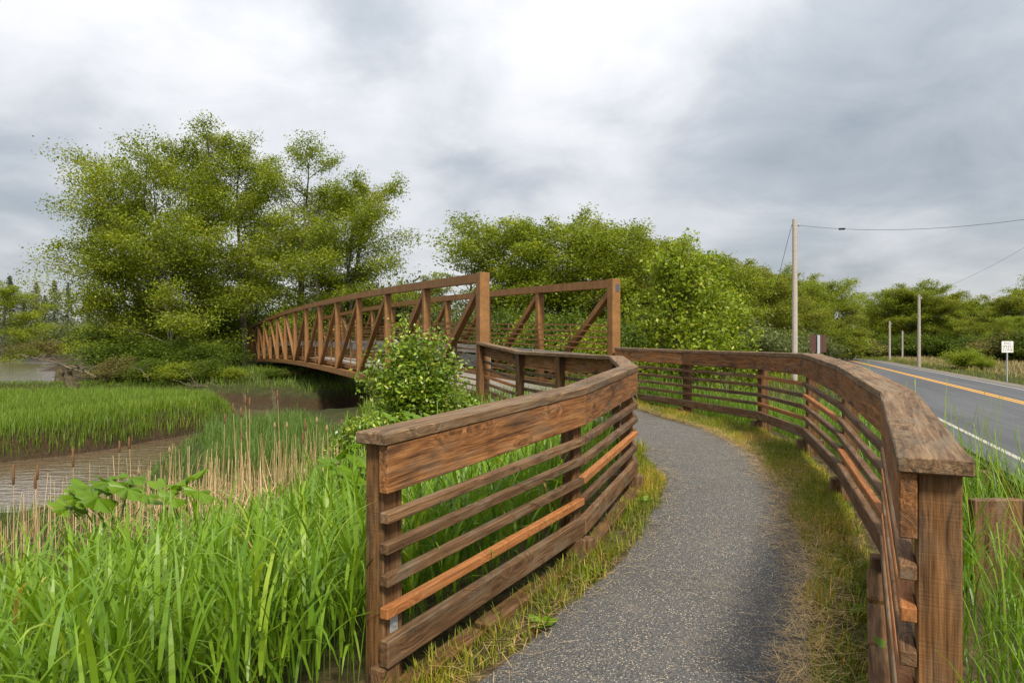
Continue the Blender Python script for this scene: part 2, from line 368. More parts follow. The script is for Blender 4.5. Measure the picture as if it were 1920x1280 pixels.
def water_mat():
    m, t, b = mat_new('muddy slough water', .1, 1.0); b.inputs['Coat Weight'].default_value = 1.0; b.inputs['Coat Roughness'].default_value = .08
    geo_ = t.add('ShaderNodeNewGeometry').outputs['Position']
    n = t.noise(t.vmath('MULTIPLY', geo_, (1.2, 3.2, 1)), 1.5, 4, .55, .3); n2 = t.noise(geo_, .25, 3, .5)
    t.l.new(t.ramp(n2, [(.3, (.135, .088, .054)), (.7, (.185, .125, .078))]), b.inputs['Base Color'])
    bump(t, b, n, .75, .07); t.l.new(b.inputs['Normal'].links[0].from_socket, b.inputs['Coat Normal'])
    return m
wv_ = [(-700, 4, ZW), (45, 4, ZW), (45, 420, ZW), (-700, 420, ZW)]
tag(poly_obj('water', wv_, [(0, 1, 2, 3)], water_mat()), kind='structure')

# ---- path (fine asphalt with pale chippings)
def path_mat():
    m, t, b = mat_new('path asphalt with pale chippings', .9, .2)
    g = t.add('ShaderNodeNewGeometry').outputs['Position']
    n = t.noise(g, .9, 5, .6); n2 = t.noise(g, 95, 4, .75)
    vo = t.add('ShaderNodeTexVoronoi'); t.put(vo.inputs['Vector'], g); vo.inputs['Scale'].default_value = 105
    base = t.ramp(n2, [(.34, (.026, .026, .026)), (.5, (.080, .079, .077)), (.66, (.20, .195, .185))])
    sc = t.add('ShaderNodeSeparateColor'); t.put(sc.inputs[0], vo.outputs['Color'])
    chip = t.math('MULTIPLY', t.math('GREATER_THAN', t.math('ADD', sc.outputs[0], t.math('MULTIPLY', n, .30)), .985), t.math('LESS_THAN', vo.outputs['Distance'], .46))
    c = t.mix(chip, base, t.ramp(sc.outputs[1], [(0, (.30, .24, .15)), (1, (.50, .44, .34))]))
    v2 = t.add('ShaderNodeTexVoronoi'); t.put(v2.inputs['Vector'], g); v2.inputs['Scale'].default_value = 46; s2 = t.add('ShaderNodeSeparateColor'); t.put(s2.inputs[0], v2.outputs['Color'])
    c = t.mix(t.math('MULTIPLY', t.math('GREATER_THAN', s2.outputs[2], .95), t.math('LESS_THAN', v2.outputs['Distance'], .3)), c, t.ramp(s2.outputs[0], [(0, (.025, .025, .027)), (.4, (.16, .14, .12)), (1, (.42, .37, .28))]))
    c = t.mix(t.math('MULTIPLY', t.smooth(n, .46, .68), .35), c, (.06, .05, .042))
    c = t.mix(t.math('MULTIPLY', t.smooth(t.noise(g, 3.3, 6, .65), .52, .7), .4), c, (.15, .135, .11))
    t.l.new(c, b.inputs['Base Color']); bump(t, b, t.math('ADD', n2, t.math('MULTIPLY', vo.outputs['Distance'], .8)), .8, .008)
    return m
ys = np.concatenate([np.arange(-6, 15.6, .2), [15.62]])
pv, pq = [], []
for i, y in enumerate(ys):
    lo = np.interp(y, [3, 7, 9.8, 15], [.34, .30, .15, .12]); ro = np.interp(y, [2.5, 7, 12, 14.2, 16], [.40, .52, .8, .75, .15])
    a = fxL(y)+lo+.035*hnoise(y*2.0, 0); c = fxR(y)-ro+.05*hnoise(y*1.7, 3)
    if y > 13.4: c = min(c, fxR(y)-.25+0*y)
    for k in range(9):
        u = k/8; x = a+(c-a)*u
        pv.append((x, y, path_z(y)+.02*math.sin(math.pi*u)-.03*(u in (0, 1))))
    if i:
        o = (i-1)*9
        pq += [(o+k, o+k+1, o+k+10, o+k+9) for k in range(8)]
tag(link('path', np_mesh('path', pv, pq, None, path_mat(), True)), kind='structure')

# ---- road
def road_mat():
    m, t, b = mat_new('road asphalt', .8, .3)
    g = t.add('ShaderNodeNewGeometry').outputs['Position']
    off = t.vmath('DOT_PRODUCT', g, (RN[0], RN[1], 0)); al = t.vmath('DOT_PRODUCT', g, (RE[0], RE[1], 0))
    cb = t.add('ShaderNodeCombineXYZ'); t.put(cb.inputs[0], t.math('MULTIPLY', off, 1.6)); t.put(cb.inputs[1], t.math('MULTIPLY', al, .06))
    n = t.noise(cb.outputs[0], 1, 4, .6); n2 = t.noise(g, 90, 3, .7); n3 = t.noise(g, .5, 4, .6)
    c = t.ramp(t.math('ADD', t.math('MULTIPLY', n, .6), t.math('MULTIPLY', n2, .4)), [(.3, (.045, .047, .052)), (.5, (.07, .073, .08)), (.7, (.105, .108, .115))])
    c = t.mix(t.math('MULTIPLY', t.smooth(n3, .55, .7), .3), c, (.045, .045, .047))
    t.l.new(c, b.inputs['Base Color']); bump(t, b, n2, .5, .006)
    return m
ROADZ = -.40
def road_pt(s, off):
    if s <= 82: p = RE*s+RN*off
    else:
        rad = 75.0; th = (s-82)/rad; c0 = RE*82+RN*(7.4-rad)
        r = rad+(off-7.4); d = RN*math.cos(th)+RE*math.sin(th); p = c0+d*r
    return p
def ribbon(name, o0, o1, z, mat, s0=-30, s1=190, kind='structure', parent=None, step=2.0, thick=0):
    ss = np.arange(s0, s1, step); v, q = [], []
    for i, s in enumerate(ss):
        a = road_pt(s, o0(s) if callable(o0) else o0); c = road_pt(s, o1(s) if callable(o1) else o1)
        v += [(a[0], a[1], z), (c[0], c[1], z)]
        if i: k = 2*i-2; q.append((k, k+1, k+3, k+2))
    o = link(name, np_mesh(name, v, q, None, mat), parent)
    if kind and not parent: tag(o, kind=kind)
    return o
nearw = lambda s: 4.0+.012*max(0, min(s, 60))
M_gravel = plain('road shoulder gravel', (.16, .14, .115), .95, .1, 0, 40, .35, .6)
ribbon('road_shoulder', 2.9, 12.0, ROADZ-.075, M_gravel)
road = ribbon('road', lambda s: nearw(s)-.55, 10.85, ROADZ, road_mat())
def paint(name, col):
    m, t, b = mat_new(name, .7, .3); g = t.add('ShaderNodeNewGeometry').outputs['Position']; n = t.noise(g, 14, 5, .7)
    t.l.new(t.mix(t.math('MULTIPLY', t.smooth(n, .5, .68), .55), col, (.16, .15, .14)), b.inputs['Base Color']); return m
M_yel = paint('yellow road paint', (.66, .33, .03)); M_wht = paint('white road paint', (.33, .315, .27))
ribbon('edge_line', nearw, lambda s: nearw(s)+.12, ROADZ+.005, M_wht, parent=road)
ribbon('centre_line', 8.06, 8.18, ROADZ+.005, M_yel, parent=road); ribbon('centre_line', 8.30, 8.42, ROADZ+.005, M_yel, parent=road)
ribbon('edge_line', 10.42, 10.54, ROADZ+.005, M_wht, parent=road)

# ------------------------------------------------------------------ wooden fences
def fence(label, nodes, out, new_slats, capw=.235, pw=.148):
    """nodes: inner top edge of the cap rail at each post; out=+1 when the posts stand to the left of the run"""
    root = empty('wooden_fence', (nodes[0][0], nodes[0][1], nodes[0][2]-1.33)); tag(root, label, 'fence')
    inv = Matrix.Translation(-root.location)
    P = [Vector((a, b, 0)) for a, b, c in nodes]; Z = [c for a, b, c in nodes]; n = len(P)
    D = [(P[i+1]-P[i]).normalized() for i in range(n-1)]
    nor = lambda d: Vector((-d.y, d.x, 0))*out
    mit = []
    for i in range(n):
        a = nor(D[max(i-1, 0)]); b = nor(D[min(i, n-2)]); m = (a+b).normalized(); mit.append(m/max(.5, m.dot(a)))
    def piece(name, i, o0, o1, t0, t1, mat, ext=(0, 0), bevel=.005, sag=0):
        pts = []
        for j, e in ((i, -1), (i+1, 1)):
            d = D[i]; sh = .003 if name == 'cap_rail' else .0022
            if j == 0: q = -ext[0]
            elif j == n-1: q = ext[1]
            else: q = -e*sh
            base = P[j]+d*(q if j in (0, n-1) else q)
            for o, tz in ((o0, t0), (o1, t0), (o1, t1), (o0, t1)):
                v = base+mit[j]*o; pts.append((v.x, v.y, Z[j]-tz))
        o = hexa(name, pts, mat, None, bevel); o.parent = root; o.matrix_basis = inv @ o.matrix_basis
        return o
    for i in range(n-1):
        js = random.Random(i*7+out)
        piece('cap_rail', i, -.008, capw, 0, .06, M_cap, (.075, .02), .006)
        piece('face_board', i, 0, .058, .0615, .302, M_board, (.05, 0), .005)
        for k, (a, b) in enumerate(((.395, .45), (.555, .61), (.712, .768), (.870, .925))):
            nw = (i, k) in new_slats; o_ = js.uniform(-.004, .004); dz = js.uniform(-.006, .006)
            s = piece('slat', i, .002+o_, .057, a+dz, b+dz, M_new if nw else M_old, (.045, 0), .005)
            if nw: s['label'] = 'newer bright orange slat'
        piece('kick_rail', i, -.004, .057, 1.03, 1.168, M_old, (.05, 0), .007)
    for j in range(n):
        m = mit[j].normalized(); c = P[j]+mit[j]*(.059+pw/2)
        if j == 0: c = c+D[0]*.06
        if j == n-1: c = c-D[-1]*.03
        rz = math.atan2(m.y, m.x)
        g = float(ground(c.x, c.y))-.25
        o = box('post', c.x, c.y, g, Z[j]-.0615, pw, .148, rz, M_post, None, .006); o.parent = root; o.matrix_basis = inv @ o.matrix_basis
        for q in (0, 1):          # blocking under the kick rail
            if 0 < j < n-1 or q == 0:
                cc = P[j]+mit[j]*(.06+.05*q)+D[min(j, n-2)]*(.02 if q else -.1*(j > 0))
                b_ = box('spacer_block', cc.x, cc.y, Z[j]-1.42, Z[j]-1.172-.02*q, .09+.25*q, .13, rz, M_old, None, .008); b_.parent = root; b_.matrix_basis = inv @ b_.matrix_basis
    return root, inv, P, D, mit, Z
fl = fence('weathered timber fence winding along the creek side of the path, grass behind it', FL, 1, {(0, 3), (1, 2), (4, 3), (5, 2)}, .192, .12)
fr = fence('weathered timber fence curving between the path and the paved road', FR, -1, {(0, 1), (0, 3), (1, 3), (2, 1), (3, 0), (3, 3)}, .228, .14)
# galvanised bracket and bolts at the foot of the first creek-side post
root, inv, P, D, mit, Z = fl
m = mit[0].normalized(); f0 = P[0]+D[0]*.045+m*.05
for z0, z1 in ((Z[0]-1.03, Z[0]-.93), (Z[0]-1.32, Z[0]-1.18)):
    c = P[0]+D[0]*.06+m*.0545
    o = box('bracket', c.x, c.y, z0, z1, .007, .06, math.atan2(m.y, m.x), M_galv, None, .002); o.parent = root; o.matrix_basis = inv @ o.matrix_basis
    v, q = tube_np([tuple(Vector((c.x, c.y, (z0+z1)/2-.01))-m*.0045), tuple(Vector((c.x, c.y, (z0+z1)/2-.01))-m*.010), tuple(Vector((c.x, c.y, (z0+z1)/2-.01))-m*.0105)], [.012, .011, .0005], 8)
    bo = link('bolt', np_mesh('bolt', v, q, None, M_galv), o); bo.matrix_parent_inverse = (root.matrix_basis @ o.matrix_basis).inverted()
# timber sills laid on the ground under both fences
for (rt, iv, P, D, mit, Z), ofs, segs in ((fl, .0, (0, 1)), (fr, -.03, (0,))):
    for i in segs:
        L = (P[i+1]-P[i]).length; k = int(L/.62)
        for s in range(k):
            a = P[i]+D[i]*(.04+s*L/k)+mit[i]*ofs; b = P[i]+D[i]*(s*L/k+L/k-.02)+mit[i]*ofs
            za = Z[i]+(Z[i+1]-Z[i])*s/k-1.27; zb = Z[i]+(Z[i+1]-Z[i])*(s+1)/k-1.27
            jj = .012*math.sin(s*2.3+i)
            o = beam('sill_timber', (a.x, a.y, za-.065+jj), (b.x, b.y, zb-.065+jj*.5), .12, .12, M_post, None, .012); o.parent = rt; o.matrix_basis = iv @ o.matrix_basis

# ------------------------------------------------------------------ steel truss bridge
bridge = empty('footbridge', (BO[0], BO[1], .42)); tag(bridge, 'long arched brown steel truss footbridge crossing the creek', 'bridge')
binv = Matrix.Translation(-bridge.location)
def bp(s, u, dz):
    p = BO+BA*s+BP*u; t = s/BL
    return Vector((p[0], p[1], .42-.25*t+4*.50*t*(1-t)+dz))
def adopt(o): o.parent = bridge; o.matrix_basis = binv @ o.matrix_basis; return o
def sweep(name, u, dz, wd, ht, mat, s0=0, s1=BL, n=28):
    v, q = [], []
    for i in range(n+1):
        s = s0+(s1-s0)*i/n
        for a, b in ((-.5, -.5), (.5, -.5), (.5, .5), (-.5, .5)):
            p = bp(s, u+a*wd, dz+b*ht)-Vector(bridge.location); v.append(tuple(p))
        if i:
            k = 4*i-4
            q += [(k+j, k+(j+1) % 4, k+4+(j+1) % 4, k+4+j) for j in range(4)]
    q += [(3, 2, 1, 0), (4*n, 4*n+1, 4*n+2, 4*n+3)]
    return link(name, np_mesh(name, v, q, None, mat), bridge)
NP = 14; PS = BL/NP; TOP = 2.86; BOT = -.22
side_v = (BP[0], BP[1], 0)
for u, ins in ((0, 1), (BW, -1)):
    sweep('top_chord', u, TOP-.1, .22, .2, M_steel, .1, BL-.1)
    sweep('bottom_chord', u, BOT, .22, .22, M_steel, .1, BL-.1)
    for i in range(NP+1):
        s = i*PS; end = i in (0, NP)
        a = bp(s, u, BOT-.14 if end else BOT+.11); b = bp(s, u, TOP+.015 if end else TOP-.2)
        w_ = .235 if end else .20
        adopt(beam('end_post' if end else 'vertical', a, b, w_, w_ if end else .17, M_steel, None, .008, side_v))
    for i in range(NP):
        s0, s1 = i*PS, (i+1)*PS
        (sa, za), (sb, zb) = ((s0+.12, TOP-.3), (s1-.12, BOT+.13)) if i < NP/2 else ((s0+.12, BOT+.13), (s1-.12, TOP-.3))
        adopt(beam('diagonal', bp(sa, u, za), bp(sb, u, zb), .15, .15, M_steel, None, .005, side_v))
    ui = u+ins*.15
    for dz in (.16, .30, .44, .58, 1.14, 1.29, 1.44, 1.59, 1.74):
        sweep('rail', ui, dz, .032, .036, M_steel, .1, BL-.1)
    sweep('toe_plate', ui, .10-.06, .03, .16, M_steel, .1, BL-.1)
    for i in range(NP):
        L0, L1 = bp(i*PS+.04, ui+ins*.045, .87), bp((i+1)*PS-.04, ui+ins*.045, .87)
        adopt(beam('rub_board', L0, L1, .045, .27, M_grey, None, .004, side_v))
        adopt(beam('rail_post', bp(i*PS+PS/2, ui-ins*.035, -.1), bp(i*PS+PS/2, ui-ins*.035, 1.75), .036, .045, M_steel, None, 0, side_v))
for i in range(NP+1):
    s = min(max(i*PS, .12), BL-.12)
    adopt(beam('floor_beam', bp(s, .11, -.2), bp(s, BW-.11, -.2), .14, .22, M_steel, None, 0))
for u in (.7, 1.75, 2.8): sweep('stringer', u, -.125, .09, .1, M_steel, .05, BL-.05)
v, q = [], []           # planks a pixel or two wide: real boards joined into one part
npk = int(BL/.24)
for i in range(npk):
    s0 = -.35+i*(BL+.35)/npk; s1 = s0+(BL+.35)/npk-.012; dz = .004*math.sin(i*12.9)
    k = len(v)
    for s in (s0, s1):
        for uu, z in ((.2, -.07), (BW-.2, -.07), (BW-.2, dz-.02), (.2, dz-.02)): v.append(tuple(bp(max(s, -.35), uu, z)-Vector(bridge.location)))
    q += [tuple(k+j for j in f) for f in BOXF]
dk = link('deck_planks', np_mesh('deck_planks', v, q, None, M_grey), bridge); dk['kind'] = 'stuff'
pl = bp(-.121, BW+.02, TOP-.20)
adopt(beam('maker_plate', pl-Vector((0, 0, .09)), pl+Vector((0, 0, .09)), .10, .012, M_plate, None, 0, side_v))
ab = box('bridge_abutment', *(BO+BP*BW/2+BA*.35), -1.1, .10, 4.6, 1.1, math.atan2(BP[1], BP[0]), M_conc, None, .03)
tag(ab, 'low grey concrete abutment under the near end of the footbridge', 'abutment')
ab = box('bridge_abutment', *(BO+BP*BW/2+BA*(BL-.3)), -1.3, -.22, 4.8, 1.2, math.atan2(BP[1], BP[0]), M_conc, None, .03)
tag(ab, 'shaded concrete abutment under the far end of the footbridge', 'abutment')

# ------------------------------------------------------------------ roadside things
def upx(px, py, d): return ((px-960)/1280*d, d, 1.77-(py-640)/1280*d)
def pole(px, ptop, d, r, label, base=-.6):
    x, y, z = upx(px, ptop, d)
    root = empty('utility_pole', (x, y, base)); tag(root, label, 'pole')
    H = z-base
    v, q = tube_np([(0, 0, -.3), (.01, 0, H*.5), (0, 0, H-.03), (0, 0, H), (0, 0, H+.004)], [r, r*.9, r*.78, r*.76, .001], 10)
    link('shaft', np_mesh('shaft', v, q, None, M_pole, False), root)
    hz = H-.35
    v, q = tube_np([(-r*1.1, 0, hz), (r*1.9, 0, hz)], .018, 6); link('bracket', np_mesh('bracket', v, q, None, M_wire), root)
    v, q = tube_np([(r*1.5, 0, hz-.05), (r*1.5, 0, hz+.06), (r*1.5, 0, hz+.1)], [.035, .045, .02], 8); link('insulator', np_mesh('insulator', v, q, None, M_galv), root)
    return Vector((x, y, z))
p1 = pole(1490, 411, 37, .155, 'tall bleached wooden pole nearest the bend of the fence')
p2 = pole(1723, 552, 60, .15, 'wooden pole beside the far edge of the road, nearest of that row')
pole(1668, 602, 84, .13, 'slim pole between the tall pole and the nearest roadside pole, in front of dark trees')
pole(1692, 620, 92, .12, 'shortest slim pole standing just behind the nearest roadside pole')
pole(1558, 627, 70, .1, 'short thin pole right beside the brown sign')
pole(1604, 634, 95, .12, 'short thin pole where the road bends out of sight')
def wire(label, pts, r=.014):
    tag(tube_obj('overhead_wire', pts, r, M_wire, None, 5), label, 'wire')
def sag(a, b, s, n=14): return [tuple(Vector(a).lerp(Vector(b), i/n)-Vector((0, 0, 4*s*(i/n)*(1-i/n)))) for i in range(n+1)]
a = p1+Vector((.22, 0, -.33)); b = Vector(upx(2000, 400, 26))
wire('long overhead wire running from the tall pole across the road', sag(a, b, .42), .009)
k = Vector(sag(a, b, .42)[3])
tag(tube_obj('wire_splice', [tuple(k-(b-a).normalized()*.16), tuple(k+(b-a).normalized()*.16)], .05, M_wire), 'small dark splice clamped on the long overhead wire', 'splice')
wire('thin guy wire slanting down from the tall pole into the trees', [tuple(p1+Vector((-.15, 0, -.3))), upx(1458, 525, 40), upx(1440, 585, 42), (upx(1424, 640, 44)[0], 44, -.6)], .012)
wire('upper thin wire rising from the nearest roadside pole', sag(p2+Vector((0, 0, -.1)), upx(1990, 420, 40), .5), .008)
wire('lower thin wire sloping up over the dark trees', sag(upx(1692, 612, 92), upx(1990, 490, 45), .5), .008)

def text_mesh(txt, size, mat, name='lettering'):
    cu = bpy.data.curves.new(name, 'FONT'); cu.body = txt; cu.size = size; cu.align_x = 'CENTER'; cu.align_y = 'CENTER'; cu.space_line = .82; cu.offset = .0; cu.extrude = .001
    tmp = bpy.data.objects.new(name, cu); COL.objects.link(tmp); bpy.context.view_layer.update()
    me = bpy.data.meshes.new_from_object(tmp); bpy.data.objects.remove(tmp); bpy.data.curves.remove(cu)
    me.name = name; me.materials.clear(); me.materials.append(mat); return me
x, y, z = upx(1889, 650, 38)
sg = empty('road_sign', (x, y, -.58)); tag(sg, 'white square road sign reading END SPEED ZONE on a thin post', 'sign')
poly_obj('panel', [(a, b, c) for b in (-.006, .006) for a, c in ((-.32, -.31), (.32, -.31), (.32, .31), (-.32, .31))], BOXF, M_signw, sg, 0, Matrix.Translation((0, 0, z+.58)))
poly_obj('post', [(a, b, c) for c in (-.4, z+.58+.2) for a, b in ((-.03, .008), (.03, .008), (.03, .05), (-.03, .05))], BOXF, M_galv, sg)
for i, tx in enumerate(('END', 'SPEED', 'ZONE')):
    o = link('lettering', text_mesh(tx, .215, M_black), sg); o.rotation_euler = (R(90), 0, 0); o.location = (0, -.009, z+.58+.185-.185*i)
x, y, z = upx(1534, 644, 46)
bs = empty('road_sign', (x, y, -.58)); tag(bs, 'back of a brown roadside sign on a grey post', 'sign')
poly_obj('panel', [(a, b, c) for b in (.0, .02) for a, c in ((-.52, -.58), (.5, -.58), (.5, .58), (-.52, .58))], BOXF, M_brownsign, bs, 0, Matrix.Translation((0, 0, z+.58)) @ Matrix.Rotation(R(-12), 4, 'Z'))
poly_obj('post', [(a, b, c) for c in (-.3, z+.58+.58) for a, b in ((-.09, -.09), (.09, -.09), (.09, -.005), (-.09, -.005))], BOXF, M_galv, bs, 0)

# guard rail and timber bulkhead between the fence and the road
gr = empty('guard_rail', (*(RE*8+RN*2.5), -.5)); tag(gr, 'rusty steel guard rail half hidden in grass beside the road edge line', 'guard rail')
v, q = [], []
prof = [(.0, .31), (.04, .27), (.04, .21), (-.03, .17), (-.03, .13), (.04, .09), (.04, .03), (0, 0)]
for i, s in enumerate(np.arange(5.5, 32, 1.0)):
    for o_, zz_ in prof:
        p = RE*s+RN*(2.5+o_)-np.array(gr.location[:2]); v.append((p[0], p[1], -.115+zz_+.5))
    if i:
        k = (i-1)*8; q += [(k+j, k+j+1, k+j+9, k+j+8) for j in range(7)]
link('beam', np_mesh('beam', v, q, None, M_rust, False), gr)
for s in np.arange(6, 32, 3.8):
    p = RE*s+RN*2.38-np.array(gr.location[:2]); o = box('post', p[0], p[1], -.4, .70, .16, .16, math.atan2(RE[1], RE[0]), M_old, gr, .008)
bh = empty('timber_bulkhead', (3.35, 5.0, -.5)); tag(bh, 'low grey brown timber bulkhead in tall grass behind the end of the road fence', 'bulkhead')
for i in range(4):
    box('plank', .19+i*.385, .03*i, -.3, 1.12-.015*(i % 2), .375, .07, .06, M_old, bh, .008)
beam('waler', (0, .09, .75), (1.55, .21, .75), .08, .12, M_old, bh, .006)

# ------------------------------------------------------------------ vegetation generators
def leaves_np(c, size, up=.6, r=None, asp=.62):
    """one diamond per centre; normals lean upward by UP"""
    n = len(c); r = r or rng
    nrm = r.normal(size=(n, 3)); nrm[:, 2] = np.abs(nrm[:, 2])+up*1.5; nrm /= np.linalg.norm(nrm, axis=1)[:, None]
    a = r.normal(size=(n, 3)); u = np.cross(nrm, a); u /= np.linalg.norm(u, axis=1)[:, None]+1e-9
    v = np.cross(nrm, u); s = (size*r.uniform(.6, 1.35, n))[:, None]
    V = np.stack([c-u*s*.5, c+v*s*asp*.5, c+u*s*.5, c-v*s*asp*.5], 1).reshape(-1, 3)
    return V, np.arange(4*n).reshape(-1, 4)
def make_tree(seed, H, base, Rad, nlimb, nleaf, lsize, tr, shape='alder', flat=.35, lean=(0, 0), stems=1, lmat=None, bmat=None, up=.6, gap=.35):
    r = np.random.default_rng(seed); W = Acc(); C = []; Wt = []
    for st in range(stems):
        ang0 = r.uniform(0, 6.28)
        sp = 0 if stems == 1 else .10*Rad; base_p = np.array([math.cos(ang0)*sp*.4, math.sin(ang0)*sp*.4, -.4])
        Hs = H*(1 if st == 0 else r.uniform(.75, .97))
        k = 9; tt = np.linspace(0, 1, k)
        ln = np.array([lean[0], lean[1]])+(0 if stems == 1 else r.uniform(.1, .3)*Rad)*np.array([math.cos(ang0), math.sin(ang0)])
        tp = np.stack([base_p[0]+ln[0]*tt**1.4, base_p[1]+ln[1]*tt**1.4, base_p[2]+(Hs*.97+.4)*tt], 1)
        tp[1:, :2] += np.cumsum(r.normal(0, .012*H, (k-1, 2)), 0)*.6
        W.add(*tube_np(tp, tr*(1-tt)**.8*(.8 if stems > 1 else 1)+.012*H/10, 7))
        nl = max(3, nlimb//stems)
        for i in range(nl):
            f = (i+.5)/nl; t = base+(1-base)*f**.9*.98
            p0 = np.array([np.interp(t, tt, tp[:, j]) for j in range(3)])
            az = i*2.399+r.normal(0, .5)+seed
            if shape == 'alder': prof = (.62+.55*math.sin(math.pi*min(1, .12+.80*f)))*(1 if f < .7 else 1-.55*(f-.7)/.3); el = .42+.62*f+r.normal(0, .2)
            elif shape == 'dome': prof = math.sqrt(max(.05, 1-f*f*.8)); el = .35+.6*f+r.normal(0, .12)
            else: prof = .9*(1-f)**.6+.15; el = .8+.3*f+r.normal(0, .1)
            L = Rad*prof*r.uniform(.7, 1.15); nb = 6
            d = np.array([math.cos(az)*math.cos(el), math.sin(az)*math.cos(el), math.sin(el)]); pts = [p0]
            for s in range(nb):
                d = d+r.normal(0, .13, 3)+np.array([0, 0, -.07 if shape != 'up' else .05]); d /= np.linalg.norm(d); pts.append(pts[-1]+d*L/nb)
            pts = np.array(pts); r0 = tr*.33*(1-t)**.5+.01*H/10
            W.add(*tube_np(pts, np.linspace(r0, .006*H/10+.004, nb+1), 4))
            nsub = 7
            for s in range(nsub):
                ft = .22+.78*(s+.5)/nsub; q0 = np.array([np.interp(ft, np.linspace(0, 1, nb+1), pts[:, j]) for j in range(3)])
                sg_ = 1 if s % 2 else -1; az2 = math.atan2(pts[-1, 1]-pts[0, 1], pts[-1, 0]-pts[0, 0])+sg_*r.uniform(.4, 1.1)
                e2 = r.normal(.34 if shape != 'up' else .7, .2); l2 = L*r.uniform(.22, .42)*(1.1-.45*ft)
                q1 = q0+l2*.55*np.array([math.cos(az2)*math.cos(e2), math.sin(az2)*math.cos(e2), math.sin(e2)])
                q2 = q1+l2*.5*np.array([math.cos(az2+.2)*math.cos(e2*.5), math.sin(az2+.2)*math.cos(e2*.5), math.sin(e2*.5)-.05])
                W.add(*tube_np(np.array([q0, q1, q2]), [r0*.4, r0*.25, .004*H/10+.002], 3))
                if r.random() < gap*.5: continue
                for u_ in (.35, .7, 1.0):
                    C.append(q1*(1-u_)+q2*u_ if u_ > .4 else (q0*.4+q1*.6)); Wt.append(l2)
            C.append(pts[-1]); Wt.append(L*.3)
    C = np.array(C); Wt = np.array(Wt); prob = Wt/Wt.sum()
    idx = r.choice(len(C), nleaf, p=prob)
    sg_ = (.25*Wt[idx]+.010*H)[:, None]
    pos = C[idx]+np.clip(r.normal(size=(nleaf, 3)), -1.9, 1.9)*sg_*np.array([[1, 1, flat]])
    pos[:, 2] = np.maximum(pos[:, 2], .1)
    V, Q = leaves_np(pos, lsize, up, r)
    ct = r.normal(0, .13, len(C))
    tint = np.clip(.45+ct[idx]+r.normal(0, .2, nleaf), 0, 1)
    return W.mesh('trunk', bmat or M_bark, True), np_mesh('crown', V, Q, tint, lmat or L_alder)
def place(name, meshes, x, y, z, rz, s, label, cat='tree', group=None, sz=None, parts=('trunk', 'crown')):
    o = empty(name, (x, y, z), rz); o.scale = (s, s, sz or s); tag(o, label, cat, group)
    for nm, me in zip(parts, meshes): link(nm, me, o)
    return o
def gz(x, y): return float(ground(x, y))

# ---- the alder grove on the far bank
grove = [  # px, top, depth, radius, limbs, leaves, label, crown base, lean
    (372, 205, 55, 6.4, 34, 26000, 'tallest alder of the grove, its rounded top highest against the cloud', .20, (0, 0)),
    (262, 300, 52, 7.8, 34, 26000, 'broad alder at the creek end of the grove with pale forked trunk', .12, (-1.2, 0)),
    (556, 235, 57, 6.0, 32, 22000, 'tall alder with a dense rounded top rising above the middle of the footbridge', .24, (.4, 0)),
    (462, 262, 60, 5.0, 28, 17000, 'slender alder filling the gap between the two tallest grove trees', .22, (0, 0)),
    (668, 322, 56, 5.6, 28, 17000, 'lower alder at the right edge of the grove with drooping branches', .14, (1.6, 0)),
    (205, 400, 50, 5.2, 24, 10000, 'low spreading alder reaching out over the water at the grove edge', .16, (-2.6, -.5)),
    (600, 395, 53, 5.0, 24, 13000, 'shorter alder in front of the grove just above the arched top chord', .12, (.3, 0)),
    (330, 400, 49, 5.6, 26, 13000, 'bushy young alder low in the middle of the grove', .08, (0, 0)),
    (480, 420, 67, 5.0, 24, 12000, 'bushy young alder behind the far end of the footbridge', .10, (0, 0)),
]
for i, (px, pt, d, rad, nl, nf, lab, cb, ln) in enumerate(grove):
    x = (px-960)/1280*d; g = gz(x, d); H = 1.77+(640-pt)/1280*d-g
    ms = make_tree(100+i, H*.93, cb, rad*.86, nl, int(nf*2.2), .165, .24 if H > 14 else .16, 'alder', .72, ln, stems=2 if i in (1, 2, 4, 7) else 1, gap=.4, up=.25)
    place('alder_tree', ms, x-ln[0]*.7, d, g, 0, 1, lab)

